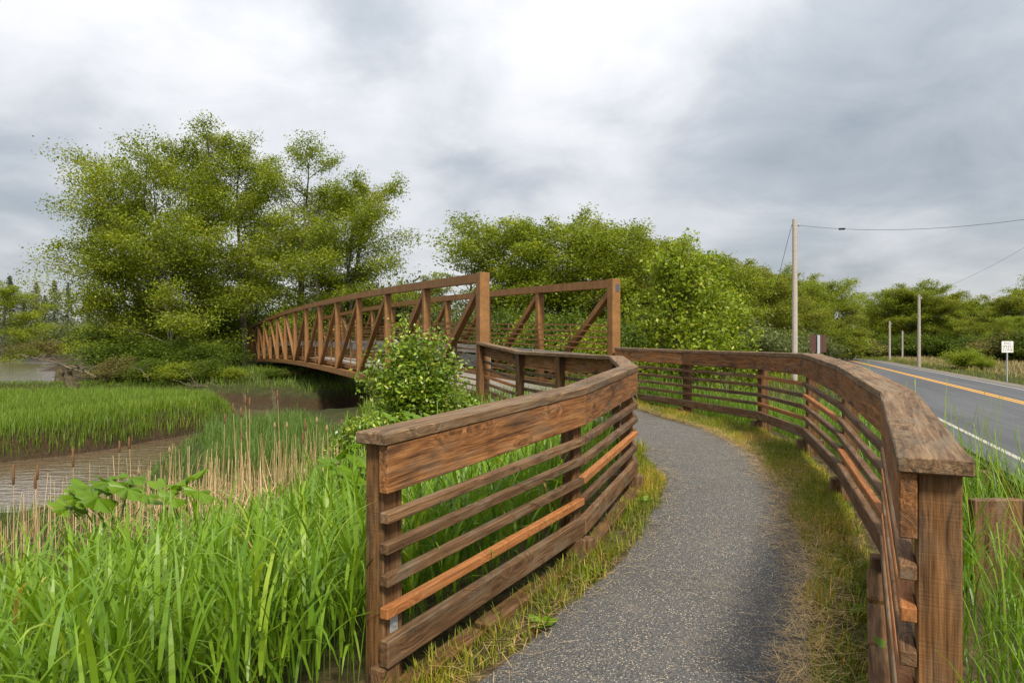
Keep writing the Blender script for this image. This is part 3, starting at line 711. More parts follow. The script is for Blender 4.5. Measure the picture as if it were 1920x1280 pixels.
# ---- alders behind the bridge and along the road (shared crowns)
var = [make_tree(200+i, 12, (.16, .1, .05, .04)[i], (5.2, 5.8, 4.6, 5.4)[i], 38, 44000, .19, .16, ('alder', 'dome', 'alder', 'dome')[i], .72, up=.2, lmat=(L_alder, L_alder, L_alder2, L_alder2)[i], gap=.3) for i in range(4)]
opn = make_tree(230, 12, .38, 4.6, 22, 6500, .22, .17, 'dome', .3, gap=.5)
bgt = [
    (882, 432, 62, -1, 'open crowned alder with bare forking branches above the footbridge'),
    (965, 408, 60, 0, 'rounded alder directly behind the near end of the footbridge'),
    (1045, 402, 58, 1, 'broad topped alder between the two truss end posts'),
    (1118, 412, 60, 0, 'dense alder behind the right end post of the footbridge'),
    (1212, 427, 64, 2, 'olive alder whose flat top shows left of the leafy young tree'),
    (1285, 470, 58, 3, 'dark alder hidden behind the leafy young tree'),
    (1352, 478, 58, 1, 'olive alder right of the leafy young tree'),
    (1415, 500, 60, 2, 'alder just left of the tall bleached pole'),
    (1470, 512, 63, 3, 'alder standing behind the tall bleached pole'),
    (1530, 522, 70, 0, 'rounded alder at the end of the tree row, above the brown sign'),
    (1562, 552, 76, 2, 'last small alder of the row where the sky gap opens'),
    (1160, 452, 72, 3, 'alder filling the gap behind the right truss end post'), (1245, 448, 74, 1, 'alder rising just behind the top of the leafy young tree'),
    (1318, 468, 72, 2, 'olive alder in the second row right of the young tree top'), (1385, 490, 74, 3, 'olive alder in the second row between young tree and tall pole'),
    (1445, 505, 76, 1, 'alder in the second row just left of the tall pole'), (1505, 520, 78, 3, 'alder in the second row right of the tall pole'),
    (800, 520, 75, 3, 'low distant alder seen through the truss beside the grove'),
    (745, 535, 78, 1, 'low distant alder in the gap at the right of the grove'),
]
for i, (px, pt, d, k, lab) in enumerate(bgt):
    x = (px-960)/1280*d; g = gz(x, d); H = 1.77+(640-pt)/1280*d-g
    s = H/13.6; place('alder_tree', opn if k < 0 else var[k], x, d, g, i*1.9, max(s, .62)*1.2, lab, sz=s)
fart = [
    (1628, 585, 118, 2, 'small far alder at the left end of the trees across the road'), (1662, 552, 112, 0, 'far alder behind the slim pole across the road'),
    (1705, 545, 110, 3, 'tall far alder just left of the nearest roadside pole'), (1748, 543, 108, 1, 'tall far alder just right of the nearest roadside pole'),
    (1790, 554, 104, 2, 'far alder above the lime green shrub'), (1828, 572, 100, 0, 'far alder between lime shrub and speed sign'),
    (1868, 566, 92, 3, 'shaded alder left of the speed sign'), (1915, 552, 90, 2, 'shaded alder behind the speed sign'), (1960, 535, 92, 1, 'alder cut by the right edge behind the field'),
    (1645, 575, 128, 1, 'far alder peeking behind the slim pole group'), (1685, 566, 126, 2, 'far alder between the slim poles and the nearest roadside pole'), (1728, 562, 124, 3, 'far alder directly behind the nearest roadside pole'), (1770, 570, 120, 0, 'far alder in the back row above the lime shrub'),
    (1810, 585, 112, 3, 'far olive alder in the back row left of the speed sign'), (1848, 592, 106, 1, 'far alder in the back row near the small conifer'), (1895, 598, 82, 0, 'nearer alder whose low crown frames the speed sign'),
    (8, 545, 120, 1, 'bright rounded tree at the left edge beyond the river'), 
]
for i, (px, pt, d, k, lab) in enumerate(fart):
    x = (px-960)/1280*d; g = gz(x, d); H = 1.77+(640-pt)/1280*d-g
    s = H/12.3; place('alder_tree', var[k], x, d, g, 1+i*2.3, s*(1.22 if px > 1000 else 1.3), lab, sz=s)

# ---- conifers
def make_conifer(seed, H, rad, mat):
    r = np.random.default_rng(seed); W = Acc(); C = []; S = []
    W.add(*tube_np([(0, 0, -.4), (.05, 0, H*.5), (0, 0, H)], [H*.014, H*.009, .02], 6))
    n = int(H*6)
    for i in range(n):
        f = i/n; zz_ = H*(.08+.91*f); L = rad*(1-f)**.85*r.uniform(.6, 1.15)+.15; az = i*2.4+r.normal(0, .4); dz = -.25*L+.12*L*f
        e = np.array([math.cos(az)*L, math.sin(az)*L, dz]); W.add(*tube_np([(0, 0, zz_), (e[0]*.6, e[1]*.6, zz_+dz*.4), (e[0], e[1], zz_+dz)], [.03, .02, .006], 3))
        m_ = int(16+L*26); t = r.uniform(.12, 1, m_)[:, None]
        C.append(np.array([0, 0, zz_])+e*t+r.normal(size=(m_, 3))*np.array([.16, .16, .12])*(.5+L*.25))
    C = np.concatenate(C); V, Q = leaves_np(C, .42, .1, r, .3)
    return W.mesh('trunk', M_barkd), np_mesh('crown', V, Q, np.clip(r.normal(.45, .22, len(C)), 0, 1), mat)
cg, cb_ = make_conifer(1, 16, 3.3, L_fir), make_conifer(2, 16, 3.4, L_dry)
for i, (px, pt, d, me, lab) in enumerate((
    (18, 515, 185, cg, 'spruce half hidden at the far left edge beyond the river'), (68, 528, 180, cb_, 'brown needled conifer among the spruces beyond the river'),
    (102, 524, 182, cg, 'dark spruce right of the brown conifer beyond the river'), (128, 527, 186, cg, 'slim spruce nearest the grove beyond the river'), (168, 540, 184, cg, 'spruce showing through the grove edge branches'),
    (45, 560, 188, cg, 'short spruce between the left edge and the brown conifer'), (84, 552, 190, cg, 'short dark spruce behind the brown conifer'),
    (1905, 538, 130, cg, 'dark conifer rising over the trees at the right edge'), (1942, 518, 128, cg, 'tall dark conifer cut by the right edge'), (1875, 560, 132, cg, 'small dark conifer above the speed sign'))):
    x = (px-960)/1280*d; g = gz(x, d); H = 1.77+(640-pt)/1280*d-g
    place('conifer_tree', me, x, d, g, i*1.3, H/16*(1.15 if i not in (3,) else .8), lab, sz=H/16)

# ---- shrubs
def make_shrub(seed, H, rad, nst, nleaf, lsize, lmat, flat=.7, up=.3, asp=.6):
    r = np.random.default_rng(seed); W = Acc(); C = []; S = []
    for i in range(nst):
        az = r.uniform(0, 6.28); t = r.uniform(.05, 1)**.6; top = np.array([math.cos(az)*rad*t, math.sin(az)*rad*t, H*(1-.55*t*t)*r.uniform(.75, 1.03)])
        b0 = np.array([math.cos(az), math.sin(az), 0])*rad*.15*r.random(); mid = b0*.5+top*.5+np.array([0, 0, .14*H]); mid[:2] -= top[:2]*.12
        pts = np.array([b0-[0, 0, .2], (b0+mid)/2+r.normal(0, .03*H, 3), mid, (mid+top)/2+r.normal(0, .03*H, 3), top])
        W.add(*tube_np(pts, np.array([.016, .013, .01, .006, .003])*H/2, 4))
        for a in np.linspace(.25, 1, 9):
            p = np.array([np.interp(a, np.linspace(0, 1, 5), pts[:, j]) for j in range(3)])
            for k in range(3): C.append(p+r.normal(0, .10*rad*(1.25-.5*a), 3)); S.append(.055*rad+.03*H)
    C = np.array(C); idx = r.integers(0, len(C), nleaf); ct = r.normal(0, .15, len(C))
    pos = C[idx]+r.normal(size=(nleaf, 3))*np.array(S)[idx][:, None]*np.array([1, 1, flat]); pos[:, 2] = np.maximum(pos[:, 2], .03)
    V, Q = leaves_np(pos, lsize, up, r, asp)
    return W.mesh('stems', M_barkd), np_mesh('foliage', V, Q, np.clip(.42+ct[idx]+r.normal(0, .22, nleaf), 0, 1), lmat)
SP = ('stems', 'foliage')
x, d = -2.15, 12.2
place('leafy_shrub', make_shrub(300, 2.35, .95, 38, 12000, .088, L_bush, .8, .25, .5), (772-960)/1280*d, d, gz(-1.8, d)+.0, 0, 1, 'bright glossy shrub in front of the near end of the footbridge', 'shrub', parts=SP)
place('leafy_shrub', make_shrub(301, 1.0, .8, 22, 5200, .08, L_bush, .8, .25, .5), (712-960)/1280*11.3, 11.3, gz(-2.2, 11.3), 0, 1, 'lower glossy shrub spreading toward the creek below the footbridge', 'shrub', parts=SP)
place('leafy_shrub', make_shrub(302, .8, .7, 16, 2500, .085, L_bush, .8, .25, .5), (845-960)/1280*12.8, 12.8, gz(-1.15, 12.8), 0, 1, 'small shrub at the foot of the near truss end post', 'shrub', parts=SP)
d = 19.5; x = (1292-960)/1280*d
ms = make_tree(310, 5.2, .10, 2.3, 64, 12500, .118, .055, 'up', .8, (0, 0), 6, L_young, M_barkd, .2, .1)
place('young_poplar_tree', ms, x, d, gz(x, d), 0, 1, 'light green leafy young tree with many thin stems behind the road fence')
ms = make_tree(311, 3.6, .10, 1.6, 36, 6500, .10, .04, 'up', .8, (0, 0), 4, L_young, M_barkd, .2, .1)
place('young_poplar_tree', ms, (1372-960)/1280*20.5, 20.5, gz(6.6, 20.5), 0, 1, 'smaller leafy young tree at the right flank of the larger young one')
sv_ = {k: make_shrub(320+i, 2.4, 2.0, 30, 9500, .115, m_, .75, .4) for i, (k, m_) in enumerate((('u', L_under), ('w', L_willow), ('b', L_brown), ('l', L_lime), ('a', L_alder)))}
sh = [  # px, top, depth, kind, width scale, label
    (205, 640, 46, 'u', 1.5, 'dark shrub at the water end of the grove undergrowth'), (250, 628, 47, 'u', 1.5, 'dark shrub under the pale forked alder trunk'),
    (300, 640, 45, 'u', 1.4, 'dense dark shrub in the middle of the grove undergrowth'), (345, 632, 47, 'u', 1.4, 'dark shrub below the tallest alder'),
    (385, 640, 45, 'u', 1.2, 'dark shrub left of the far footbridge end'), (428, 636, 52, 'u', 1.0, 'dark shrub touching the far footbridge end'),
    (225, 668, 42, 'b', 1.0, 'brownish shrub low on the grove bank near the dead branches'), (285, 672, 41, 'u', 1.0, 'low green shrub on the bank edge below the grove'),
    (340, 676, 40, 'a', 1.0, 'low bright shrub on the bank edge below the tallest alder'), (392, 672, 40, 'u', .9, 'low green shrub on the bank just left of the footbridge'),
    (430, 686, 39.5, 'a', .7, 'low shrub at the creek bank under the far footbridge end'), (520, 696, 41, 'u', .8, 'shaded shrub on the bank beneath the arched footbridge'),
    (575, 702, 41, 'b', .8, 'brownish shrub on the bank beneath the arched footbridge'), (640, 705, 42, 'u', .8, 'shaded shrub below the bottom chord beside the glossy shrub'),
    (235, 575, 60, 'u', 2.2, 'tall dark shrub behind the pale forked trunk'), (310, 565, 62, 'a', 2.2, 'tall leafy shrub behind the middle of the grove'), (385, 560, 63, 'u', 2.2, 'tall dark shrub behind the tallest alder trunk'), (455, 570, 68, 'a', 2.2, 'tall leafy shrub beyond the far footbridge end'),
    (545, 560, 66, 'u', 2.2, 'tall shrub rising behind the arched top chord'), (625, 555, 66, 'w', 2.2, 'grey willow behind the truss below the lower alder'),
    (30, 625, 150, 'w', 3.0, 'grey green willow mass beyond the river at the left edge'), (85, 600, 160, 'w', 3.6, 'pale willow shrub beyond the river below the brown conifer'),
    (135, 592, 155, 'w', 3.6, 'pale rounded willow beyond the river nearest the grove'), (172, 605, 150, 'a', 3.0, 'green shrub beyond the river behind the low spreading alder'),
    (55, 640, 140, 'b', 2.8, 'brownish shrub overhanging the far river bank'), (105, 638, 142, 'b', 2.5, 'brown twiggy shrub at the far river bank nearest the grove'),
    (700, 515, 60, 'w', 2.4, 'grey green willow between the grove and the footbridge top'), (760, 520, 62, 'w', 2.6, 'grey green willow showing above the arched top chord'),
    (830, 560, 52, 'w', 1.9, 'grey willow seen through the near truss panels'), (905, 585, 46, 'u', 1.6, 'shrub right behind the near truss end post'),
    (960, 575, 44, 'u', 1.6, 'shrub seen between the truss end posts, left one'), (1010, 590, 38, 'a', 1.4, 'bright shrub seen behind the far handrail beside the truss vertical'),
    (1062, 580, 36, 'u', 1.5, 'shrub seen between the truss end posts, right one'), (1110, 600, 33, 'a', 1.3, 'bright shrub behind the far truss diagonal'),
    (1170, 590, 34, 'u', 1.5, 'dark shrub beside the right truss end post'), (1225, 600, 32, 'u', 1.3, 'dark shrub left of the leafy young tree'),
    (1420, 600, 48, 'w', 1.6, 'grey willow between the young trees and the tall pole'), (1455, 610, 52, 'w', 1.6, 'grey willow left of the tall pole foot'),
    (1512, 618, 56, 'w', 1.5, 'pale willow between the tall pole and the brown sign'), (1590, 615, 80, 'a', 1.8, 'green shrub beside the road bend below the last alder'),
    (1622, 632, 98, 'b', 1.6, 'round brown shrub at the bend of the road'), (1665, 628, 104, 'u', 2.2, 'dark undergrowth behind the slim pole across the road'),
    (1712, 625, 100, 'u', 2.4, 'dark undergrowth behind the nearest roadside pole'), (1765, 628, 98, 'u', 2.4, 'dark undergrowth behind the lime green shrub'),
    (1835, 625, 88, 'u', 2.2, 'dark undergrowth between lime shrub and speed sign'), (1880, 622, 80, 'b', 2.0, 'olive brown shrub behind the speed sign'), (1925, 615, 78, 'u', 2.2, 'dark undergrowth at the right edge behind the field'),
    (1812, 650, 58, 'l', 1.1, 'lime green shrub standing in the dry field'), (1845, 668, 56, 'l', .55, 'small lime shrub beside the larger lime one in the dry field'),
]
for i, (px, pt, d, k, ws, lab) in enumerate(sh):
    x = (px-960)/1280*d; g = gz(x, d); H = max(.6, 1.77+(640-pt)/1280*d-g)
    place('shrub', sv_[k], x, d, g-.05, i*1.7, ws, lab, 'shrub', sz=H/2.4, parts=SP)

# ---- dead branches, stumps, piles
def dead_branch(label, pts, r0, seed, n=9):
    r = np.random.default_rng(seed); W = Acc(); P = np.array(pts, float); W.add(*tube_np(P, np.linspace(r0, r0*.3, len(P)), 6))
    for i in range(n):
        f = r.uniform(.25, 1); p = np.array([np.interp(f, np.linspace(0, 1, len(P)), P[:, j]) for j in range(3)]); d = r.normal(size=3)*np.array([1, .5, .5]); d[2] = abs(d[2])*.6; d = d/np.linalg.norm(d)*r.uniform(.5, 1.4)
        W.add(*tube_np([p, p+d*.5+r.normal(0, .06, 3), p+d], [r0*.35, r0*.22, .008], 4))
    tag(link('fallen_branch', W.mesh('fallen_branch', M_dead)), label, 'branch')
d = 43
dead_branch('bleached dead branch reaching over the water from the old pilings', [upx(165, 700, d), upx(125, 688, d), upx(100, 678, d), upx(70, 672, d), upx(38, 664, d)], .075, 5, 22)
dead_branch('dark fallen branch lying between the old pilings and the bank shrubs', [upx(180, 708, d), upx(150, 690, d), upx(128, 685, d)], .13, 6, 10)
dead_branch('thin bare branch leaning on the bank below the grove', [upx(280, 712, 39), upx(262, 690, 39)], .05, 7, 3)
dead_branch('tangled bare branches on the mud bank below the far footbridge end', [upx(470, 728, 38), upx(400, 726, 38), upx(345, 720, 38)], .06, 8, 22)
def stump(px, ptop, pbot, d, r, label, lean=0, name='old_piling'):
    x, y, z = upx(px, ptop, d); x2, _, z2 = upx(px, pbot, d); g = min(z2, gz(x, d))-.3
    W = Acc(); k = 7; th = np.linspace(0, 1, k); rr = np.random.default_rng(px)
    W.add(*tube_np([(x-lean*(1-t)+.02*rr.normal(), d, g+(z-g)*t) for t in th]+[(x, d, z-.04)], list(r*(1.1-.2*th)*(1+.1*rr.normal(size=k)))+[.01], 9))
    tag(link(name, W.mesh(name, M_stump)), label, 'piling')
stump(112, 692, 718, 43, .28, 'thick mossy piling stub under the bleached dead branch'); stump(131, 693, 712, 43.5, .16, 'thin dark piling just right of the thick mossy stub')
stump(128, 706, 738, 39, .24, 'leaning grassy topped stump in front of the piling stubs', -.5); stump(145, 718, 735, 39, .18, 'short broken stump beside the leaning one'); stump(182, 726, 738, 39, .2, 'low squat stump nearest the grove bank')
stump(515, 728, 800, 27.5, .13, 'mossy green piling standing in the dark water under the footbridge'); stump(459, 735, 800, 27, .1, 'dark slim piling at the tip of the marsh islet')

# ------------------------------------------------------------------ grasses
def blades(base, az, L, wd, lean, curl, segs, r=None, tip=.08, twist=0):
    """arching ribbons: base (N,3); returns verts, quads"""
    N = len(base); t = np.linspace(0, 1, segs+1)
    th = lean[:, None]+curl[:, None]*t[None]**1.3
    dl = (L/segs)[:, None]
    h = np.concatenate([np.zeros((N, 1)), np.cumsum(np.sin(th[:, :-1])*dl, 1)], 1); z = np.concatenate([np.zeros((N, 1)), np.cumsum(np.cos(th[:, :-1])*dl, 1)], 1)
    prof = np.minimum(1, .45+t*2.2)*np.maximum(tip, 1-t**2.2)
    hw = wd[:, None]*.5*prof[None]
    ca, sa = np.cos(az)[:, None], np.sin(az)[:, None]
    cx = base[:, 0:1]+ca*h; cy = base[:, 1:2]+sa*h; cz = base[:, 2:3]+z
    sx, sy = -sa, ca
    Lf = np.stack([cx-sx*hw, cy-sy*hw, cz], -1); Rt = np.stack([cx+sx*hw, cy+sy*hw, cz], -1)
    V = np.stack([Lf, Rt], 2).reshape(-1, 3)          # N, segs+1, 2
    o = (np.arange(N)*(segs+1)*2)[:, None]+(np.arange(segs)*2)[None]
    return V, np.stack([o, o+1, o+3, o+2], -1).reshape(-1, 4)
def scatter(n, x0, x1, y0, y1, cond):
    x = rng.uniform(x0, x1, n); y = rng.uniform(y0, y1, n); k = cond(x, y); return x[k], y[k]
def patch(p, s, seed=0): return hnoise(p[0]*s+seed, p[1]*s+seed*.7)
def simple_grass(name, x, y, Lr, wr, mat, label, cat='grass', segs=3, lean=.25, curl=.7, tint=None, zoff=0, parent=None, clump=.12):
    n = len(x); b = np.stack([x, y, ground(x, y)-.01+zoff], 1)
    Ls = rng.uniform(*Lr, n)*(1+(.22 if clump < .2 else .55)*hnoise(x, y, .7 if clump < .2 else 1.9)); V, Q = blades(b, rng.uniform(0, 6.283, n), Ls, rng.uniform(*wr, n), np.abs(rng.normal(0, lean, n)), rng.normal(curl, .4, n), segs)
    ti = np.clip((tint if tint is not None else .5)+rng.normal(0, .2, n)+clump*hnoise(x, y, 1.5 if clump > .2 else .45), 0, 1)
    o = link(name, np_mesh(name, V, Q, np.repeat(ti, segs), mat)); tag(o, label, cat, kind='stuff'); return o
# tall reed canary grass on the creek side: shoots with arching leaves
def shoots(x, y, hmin, hmax, nleaf, llen, lwid, acc, z=None, tmean=.5):
    n = len(x); g = (ground(x, y) if z is None else z); H = rng.uniform(hmin, hmax, n)*(1+.15*hnoise(x, y, .8)); az = rng.uniform(0, 6.283, n); ln = np.abs(rng.normal(.06, .10, n))
    b = np.stack([x, y, g-.03], 1); tn = np.clip(tmean+rng.normal(0, .16, n)+.14*hnoise(x, y, .5), 0, .88)
    V, Q = blades(b, az, H, np.full(n, .0055), ln, np.full(n, .12), 4); acc.add(V, Q, np.repeat(np.clip(tn-.1, 0, 1), 4))
    for k in range(nleaf):
        f = .22+.78*(k+rng.uniform(0, .8, n))/nleaf; hh = H*f
        p = np.stack([x+np.cos(az)*np.sin(ln+.06)*hh, y+np.sin(az)*np.sin(ln+.06)*hh, g+np.cos(ln+.05)*hh], 1)
        L = llen*rng.uniform(.65, 1.3, n)*(1.1-.35*np.abs(f-.6)); a2 = rng.uniform(0, 6.283, n)
        V, Q = blades(p, a2, L, lwid*rng.uniform(.6, 1.25, n), np.clip(rng.normal(.30, .16, n), .04, 1), np.clip(rng.normal(1.15, .6, n), 0, 2.8), 5, tip=.04)
        dead = (rng.random(n) < .008)*.6
        acc.add(V, Q, np.repeat(np.clip(tn+rng.normal(0, .10, n), 0, .94)+dead, 5))
A = Acc()
x, y = scatter(12500, -9, 1.6, .9, 10.5, lambda x, y: (fxL(y)-x > .22) & (fxL(y)-x < np.interp(y, [2, 5, 10], [3.6, 4.0, 4.4])+.4*hnoise(x, y)) & (x > -.95*y-1.2) & (rng.random(len(x)) < np.clip(1.3-.085*y, .3, 1)))
k = y < 6.2; shoots(x[k], y[k], .50, .84, 5, .40, .023, A); shoots(x[~k], y[~k], .36, .62, 5, .32, .0165, A)
x, y = scatter(2600, -5, 1.8, 9.5, 15, lambda x, y: (fxL(y)-x > .25) & (fxL(y)-x < 3.2) & (np.hypot(x+1.75, y-12.2) > .5))
shoots(x, y, .22, .42, 5, .26, .015, A)
tag(link('tall_grass', A.mesh('tall_grass', G_tall)), 'lush bright green reed grass filling the bank beside the creek fence', 'grass', kind='stuff')
A = Acc()
x, y = scatter(7000, 1.5, 7.5, 1.2, 16.5, lambda x, y: (x-fxR(y) > .28) & (x-fxR(y) < 2.6) & (RN[0]*x+RN[1]*y < 2.75))
shoots(x, y, .45, .8, 4, .30, .011, A, tmean=.27)
x2, y2 = scatter(3600, 1.5, 9, 13, 30, lambda x, y: (x-fxR(y) > .5) & (x-fxR(y) < 7) & (RN[0]*x+RN[1]*y < 2.6))
shoots(x2, y2, .35, .8, 4, .38, .016, A, tmean=.34)
x3, y3 = scatter(1500, 1.5, 9, 13, 30, lambda x, y: (x-fxR(y) > .6) & (x-fxR(y) < 5) & (RN[0]*x+RN[1]*y < 2.4)); n = len(x3)
V, Q = blades(np.stack([x3, y3, ground(x3, y3)], 1), rng.uniform(0, 6.28, n), rng.uniform(.5, 1.2, n), rng.uniform(.006, .012, n), np.abs(rng.normal(.2, .3, n)), rng.normal(.2, .4, n), 4, tip=.5); A.add(V, Q, np.full(len(Q), 1.0))
tag(link('tall_grass', A.mesh('tall_grass', G_tall)), 'tall green grass between the road fence and the road', 'grass', kind='stuff')
# seed stalks over the rail on the road side
A = Acc()
x, y = scatter(420, 2, 6.5, 2.6, 9, lambda x, y: (x-fxR(y) > .45) & (x-fxR(y) < 2.4) & (RN[0]*x+RN[1]*y < 2.7)); n = len(x)
V, Q = blades(np.stack([x, y, ground(x, y)], 1), rng.uniform(0, 6.28, n), rng.uniform(1.0, 1.6, n), np.full(n, .006), np.abs(rng.normal(.05, .1, n)), np.abs(rng.normal(.3, .3, n)), 7, tip=.9); A.add(V, Q, np.repeat(rng.uniform(.55, .99, n), 7))
tag(link('grass_stalks', A.mesh('grass_stalks', G_tall)), 'thin seeding grass stalks rising beside the road', 'grass', kind='stuff')
# verges inside the fences
def strip(n, f, sgn, w0, w1, y0, y1, thr):
    y = rng.uniform(y0, y1, n); o = rng.uniform(-.1, 1, n)*(np.interp(y, [2.5, 7, 12, 16], w1)+.10*hnoise(y*2.1, sgn*3.)); x = f(y)+sgn*o
    k = rng.random(n) < thr+.55*hnoise(x*1.9, y*1.6); return x[k], y[k]
x, y = strip(26000, fxL, 1, 0, [.34, .34, .2, .2], 1.6, 15, .62)
simple_grass('verge_grass', x, y, (.05, .15), (.004, .009), G_short, 'mixed green and yellow grass strip along the creek fence foot', lean=.5, curl=.9, tint=.47, zoff=.02, clump=.3)
x, y = strip(60000, fxR, -1, 0, [.42, .52, .85, .45], 1.4, 16.2, .6)
simple_grass('verge_grass', x, y, (.04, .13), (.004, .009), G_short, 'patchy green and yellow grass strip along the road fence foot', lean=.55, curl=.9, tint=.5, zoff=.02, clump=.34)
# straw lying on the path edges
def straw(n, xf, label, spread, y0=1.8, y1=15, Lr=(.04, .2)):
    y = rng.uniform(y0, y1, n); x = xf(y)+rng.normal(0, spread, n)*(1+.4*hnoise(y, 2.)); az = rng.uniform(0, 6.28, n)
    b = np.stack([x, y, path_z(y)+.022+rng.uniform(0, .02, n)], 1)
    V, Q = blades(b, az, rng.uniform(*Lr, n), rng.uniform(.002, .004, n), rng.uniform(1.42, 1.6, n), rng.normal(0, .06, n), 2, tip=.7)
    return V, Q, np.repeat(rng.uniform(0, 1, n), 2)
A = Acc(); A.add(*straw(7500, lambda y: fxR(y)-np.interp(y, [2.5, 7, 12, 16], [.45, .57, .88, .55]), '', .09)); A.add(*straw(2200, lambda y: fxR(y)-.32, '', .18)); A.add(*straw(1300, lambda y: fxL(y)+.36, '', .12)); A.add(*straw(380, lambda y: (fxL(y)+fxR(y))/2, '', .6, Lr=(.03, .12)))
tag(link('straw', A.mesh('straw', G_straw)), 'dry straw strewn along the edges of the path', 'straw', kind='stuff')
# marsh islet, back strip, sedge on the near bank, bank grass
def dry_land(x, y, zmin=-1.42): return ground(x, y) > zmin
x, y = scatter(90000, -26, -8.5, 19, 33, lambda x, y: dry_land(x, y, -1.62) & (x < -10.3+.0*y) & (x > -.8*y-3) & (pdist(x, y, CH1)[0] > 1.5))
simple_grass('marsh_grass', x, y, (.28, .56), (.012, .024), G_marsh, 'soft green marsh grass covering the muddy islet', segs=3, lean=.16, curl=.65, tint=.42)
x, y = scatter(20000, -45, -18, 34, 43.5, lambda x, y: dry_land(x, y, -1.5) & (x > -.8*y-3))
simple_grass('marsh_grass', x, y, (.15, .32), (.02, .04), G_marsh, 'low olive grass strip between the islet and the river', segs=2, lean=.2, curl=.5, tint=.2)
x, y = scatter(60000, -12, -2, 10, 24, lambda x, y: dry_land(x, y, -1.5) & (fxL(y)-x > 3.6) & (pdist(x, y, CH1)[0] > 1.2) & (y > 12.5) & (y < 17.8) & (x > -.45*y))
simple_grass('sedge', x, y, (.35, .65), (.009, .018), G_sedge, 'blue green sedge on the near creek bank behind the dry reeds', 'sedge', segs=3, lean=.2, curl=.6, tint=.5)
x, y = scatter(34000, -13, -2.5, 7.5, 20, lambda x, y: dry_land(x, y, -1.66) & (fxL(y)-x > 3.2) & (pdist(x, y, CH1)[0] > 1.2))
simple_grass('sedge', x, y, (.10, .30), (.007, .014), G_sedge, 'short sedge along the muddy near edge of the creek', 'sedge', segs=2, lean=.35, curl=.7, tint=.45)
x, y = scatter(30000, -24, 6, 33, 50, lambda x, y: dry_land(x, y, -1.0) & (rng.random(len(x)) < .45+.6*hnoise(x*.8, y*.8)))
simple_grass('bank_grass', x, y, (.3, .7), (.014, .03), G_marsh, 'rough grass hanging over the far mud bank', segs=3, lean=.4, curl=1.0, tint=.25)
x, y = scatter(16000, -8, 6, 15.5, 24, lambda x, y: dry_land(x, y, -1.3) & (x > -.22*y) & (x < fxR(y)+1) & (fxL(y)-x < 4))
simple_grass('bank_grass', x, y, (.3, .6), (.012, .025), G_marsh, 'rough grass on the near bank under the footbridge', segs=3, lean=.3, curl=.9, tint=.4)
# road verges, dry field, meadow by the trees
x, y = scatter(36000, 6, 60, 10, 110, lambda x, y: (RN[0]*x+RN[1]*y > 11.6) & (RN[0]*x+RN[1]*y < 15.6))
simple_grass('road_verge', x, y, (.15, .4), (.02, .05), G_short, 'green verge along the far edge of the road', segs=2, lean=.25, curl=.6, tint=.35)
x, y = scatter(60000, 14, 80, 14, 100, lambda x, y: (RN[0]*x+RN[1]*y > 14.4) & (x < .85*y+4))
simple_grass('dry_field_grass', x, y, (.15, .42), (.02, .05), G_field, 'tan dry grass covering the field across the road', segs=2, lean=.2, curl=.5, tint=.5)
x, y = scatter(24000, 2, 46, 28, 100, lambda x, y: (RN[0]*x+RN[1]*y < 3.2) & (x > fxR(y)+1) & (x > .05*y))
simple_grass('meadow_grass', x, y, (.3, .8), (.03, .06), G_short, 'green meadow grass in front of the roadside trees', segs=2, lean=.25, curl=.7, tint=.3)

# ---- dry reeds and cattails
A = Acc()
def reeds(n, cx, cy, sx, sy, h0, h1):
    x = rng.normal(cx, sx, n); y = rng.normal(cy, sy, n); k = (fxL(y)-x > 2.4); x, y = x[k], y[k]; n = len(x)
    V, Q = blades(np.stack([x, y, ground(x, y)-.05], 1), rng.uniform(0, 6.28, n), rng.uniform(h0, h1, n)*rng.choice([.6, .85, 1, 1], n), rng.uniform(.006, .013, n), np.abs(rng.normal(.02, .13, n)), rng.normal(0, .16, n), 4, tip=.5); A.add(V, Q, np.repeat(rng.uniform(0, 1, n), 4))
reeds(520, -4.1, 9.9, .9, .9, .6, 1.15); reeds(220, -5.7, 9.5, .9, .6, .4, 1.0); reeds(150, -6.6, 8.6, 1.3, .7, .4, .95); reeds(200, -3.0, 10.9, .8, .8, .4, .9)
n = 500; x = rng.normal(-4.3, 1.1, n); y = rng.normal(9.6, .7, n)
V, Q = blades(np.stack([x, y, ground(x, y)+rng.uniform(.0, .3, n)], 1), rng.uniform(0, 6.28, n), rng.uniform(.3, .8, n), rng.uniform(.006, .013, n), rng.uniform(1.0, 1.7, n), rng.normal(0, .3, n), 3, tip=.5); A.add(V, Q, np.repeat(rng.uniform(0, 1, n), 3))
tag(link('dry_reeds', A.mesh('dry_reeds', G_reed)), 'dead tan reed stalks standing between the bright grass and the creek', 'reeds', kind='stuff')
